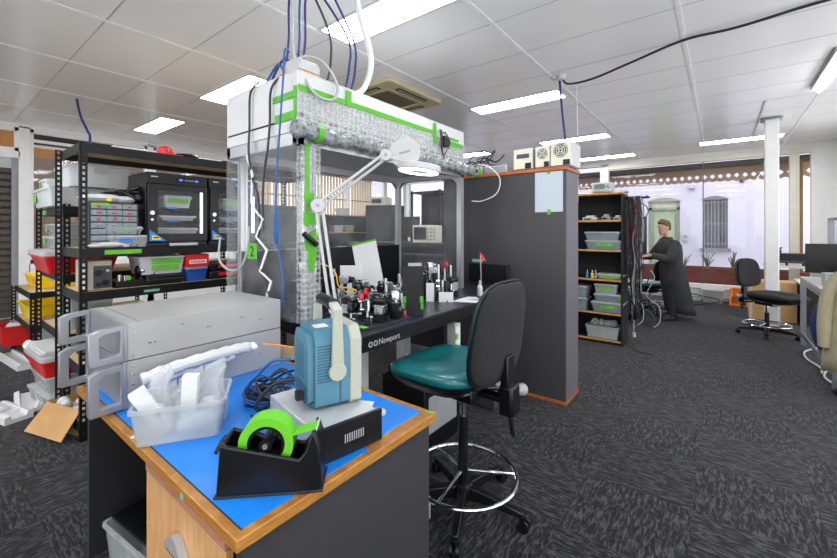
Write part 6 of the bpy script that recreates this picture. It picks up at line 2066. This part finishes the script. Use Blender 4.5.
for k, (x, lab) in enumerate(((.78, 'stack of white papers at left on window bench'), (.98, 'stack of white papers at right on window bench'))):
    t = thing('paper_stack', lab, 'papers', (x, 8.98 - .0, .801), .1 * k)
    MB('paper').box(-.08, -.03, 0, .08, .03, .04).build('sheets', t)
    MB('grey_plastic').box(-.06, -.031, .015, .06, -.03, .025).build('clip', t)

# metal framed desk with shelf, monitors
t = thing('metal_desk', 'grey metal framed desk at the right edge', 'desk', (1.2, 5.82, 0))
MB('light_grey').box(-.43, -1.0, .8, .5, .85, .83).build('worktop', t)
for x, y in ((-.4, .82), (-.4, -.9), (.46, .82), (.46, -.9)):
    MB('panel_silver').box(x - .025, y - .025, 0, x + .025, y + .025, .8).build('leg', t)
MB('panel_silver').box(-.42, -.9, .74, -.38, .82, .8).box(-.42, .8, .74, .48, .84, .8).box(-.41, -.88, .1, -.39, .8, .14).build('frame_rail', t)
t = thing('flat_monitor', 'wide black monitor back at right edge above metal desk', 'monitor', (1.02, 6.0, .831), rad(-4))
MB('black_plastic').box(-.28, 0, .1, .4, .035, .42).build('panel', t, bev=.006)
MB('black_plastic').box(-.1, -.1, 0, .14, .12, .012).box(-.03, .03, 0, .05, .06, .2).build('stand', t)
t = thing('small_printer', 'small white card machine on the metal desk before monitor', 'instrument', (.90, 5.75, .831), .1)
MB('white_plastic').box(-.06, -.06, 0, .08, .06, .13).build('case', t, bev=.006)
b = MB('grey_plastic')
for k in range(4):
    b.box(-.05, -.063, .02 + k * .026, .07, -.06, .035 + k * .026)
b.build('slot', t)
t = thing('computer_tower', 'grey edged black computer box on metal desk at right edge', 'computer', (1.08, 5.65, .831))
MB('black_plastic').box(-.07, -.1, 0, .14, .2, .18).build('case', t, bev=.004)
MB('panel_silver').box(-.09, -.11, 0, -.07, .21, .22).build('side_panel', t)
t = thing('metal_shelf', 'small grey metal shelf above monitor at right edge', 'shelf unit', (1.32, 6.42, .831))
for x, y in ((-.3, -.15), (-.3, .15), (.3, -.15), (.3, .15)):
    MB('panel_silver').box(x - .02, y - .02, 0, x + .02, y + .02, .7).build('post', t)
MB('panel_silver').box(-.32, -.17, .68, .32, .17, .71).build('shelf_top', t)
MB('timber').box(-.1, -.17, .46, .32, .17, .49).build('shelf_board', t)
t = thing('orange_jar', 'small orange jar with dark lid on grey metal shelf', 'jar', (1.18, 6.38, 1.542))
MB('orange_plastic').lathe([(.04, 0), (.04, .05), (.03, .055)], n=16).build('body', t)
MB('timber').lathe([(.025, .055), (.025, .1), (.01, .105)], n=12).build('lid', t)
for k in range(3):
    t = thing('paper_pile', ('lowest paper pile on shelf at right edge', 'middle paper pile on shelf at right edge', 'topmost paper pile on shelf at right edge')[k], 'papers', (1.38, 6.38, 1.322 + k * .055), .05 * k, 'paper piles on the shelf')
    MB('paper').box(-.1, -.12, 0, .15, .1, .045).build('sheets', t)
    MB('light_grey').box(-.101, -.122, 0, .151, .1, .006).build('cover', t)
t = thing('small_bottle', 'small dark bottle on metal desk in front of the shelf', 'bottle', (1.0, 6.4, .831))
MB('dark_void').lathe([(.025, 0), (.025, .12), (.01, .15), (.01, .2)], n=12).build('body', t)
MB('beige_plastic').lathe([(.012, .19), (.012, .215)], n=10).build('cap', t)
t = thing('blue_bag', 'dark blue fabric bag hanging under the metal desk', 'bag', (.86, 5.75, 0))
b = MB('navy_fabric')
b.loft([[((.12 + .03 * math.sin(3 * a + z * 9)) * s_ * math.cos(a), (.2 + .03 * math.cos(4 * a)) * s_ * math.sin(a), z) for a in [2 * PI * i / 18 for i in range(18)]] for z, s_ in ((.16, .5), (.2, .85), (.35, 1.0), (.5, .85), (.62, .55), (.68, .3))])
b.build('bag_body', t, sub=1)
MB('navy_fabric').tube([(0, -.05, .66), (-.02, -.03, .745), (0, .03, .745), (0, .06, .66)], .012, 6).build('strap', t)
for k, pts in enumerate(([(.86, 5.6, .01), (.8, 5.4, .01), (.78, 5.2, .015), (.84, 5.0, .01), (.9, 4.9, .01)], [(.9, 6.5, .01), (.76, 6.2, .015), (.74, 5.9, .01), (.8, 5.6, .01), (.78, 5.4, .01)])):
    cable('floor_cable', pts, .009, 'white_cable', ('white cord on carpet beside the jacketed chair', 'white cord on carpet along the metal desk leg')[k])
# chair with a jacket over it
jc = drafting_chair('dark office chair under a khaki jacket at right edge', (1.08, 4.79, 0), rad(62), .5, 'black_fabric', 'black_plastic', .2, (.58, 1.02), .2, .48, .48, .06, -.22, .9, 'black_plastic', leg_r=.3)
t = thing('khaki_jacket', 'khaki jacket draped over the back of a chair at right edge', 'jacket', (.99, 4.62, 0), rad(62))
b = MB('khaki_fabric')
prof = [(1.1, .08, .10), (1.08, .16, .11), (1.02, .23, .115), (.85, .27, .125), (.65, .29, .13), (.42, .32, .14), (.22, .33, .14)]
b.loft([[(-.02 + d * math.cos(a) * (1 + .1 * math.sin(5 * a + z * 7)), w * math.sin(a) * (1 + .05 * math.sin(7 * a + z * 5)), z + .02 * math.sin(3 * a) * (z < .5)) for a in [2 * PI * i / 36 for i in range(36)]] for z, w, d in prof], True, False)
o = b.build('jacket_body', t, sub=1, sharp=80)
so = o.modifiers.new('thick', 'SOLIDIFY')
so.thickness = .012
for sy in (-1, 1):
    MB('khaki_fabric').tube([(-.03, sy * .2, 1.03), (-.06, sy * .27, .88), (-.08, sy * .29, .65), (-.07, sy * .29, .42)], [.05] * 19, 12).build('sleeve', t)
MB('khaki_fabric').tube([(-.06, -.1, 1.09), (-.09, 0, 1.12), (-.06, .1, 1.09)], .03, 10).build('collar', t)

# ================================================================== LIGHT AND CAMERA
w = bpy.data.worlds.new('sky')
S.world = w
w.use_nodes = True
nt = w.node_tree
nt.nodes.clear()
out = nt.nodes.new('ShaderNodeOutputWorld')
bg = nt.nodes.new('ShaderNodeBackground')
bg.inputs['Color'].default_value = (.96, .965, 1.0, 1)
bg.inputs['Strength'].default_value = 3.0
nt.links.new(bg.outputs['Background'], out.inputs['Surface'])

cam = bpy.data.cameras.new('camera')
cam.sensor_width = 36
cam.lens = 36 * 390 / 837
cam.shift_y = -(279 - 230) / 837
cam.clip_start = .02
co = bpy.data.objects.new('camera', cam)
COL.objects.link(co)
co.location = (0, 0, 1.4)
co.rotation_euler = (PI / 2, 0, rad(37.74))
S.camera = co

S.view_settings.view_transform = 'Standard'
S.view_settings.look = 'None'
S.view_settings.gamma = 1
S.view_settings.use_curve_mapping = False
S.view_settings.exposure = 0.0
S.cycles.use_denoising = True
S.cycles.max_bounces = 10
S.cycles.transparent_max_bounces = 24
S.cycles.diffuse_bounces = 5
S.cycles.caustics_reflective = False
S.cycles.caustics_refractive = False
S.cycles.sample_clamp_indirect = 6
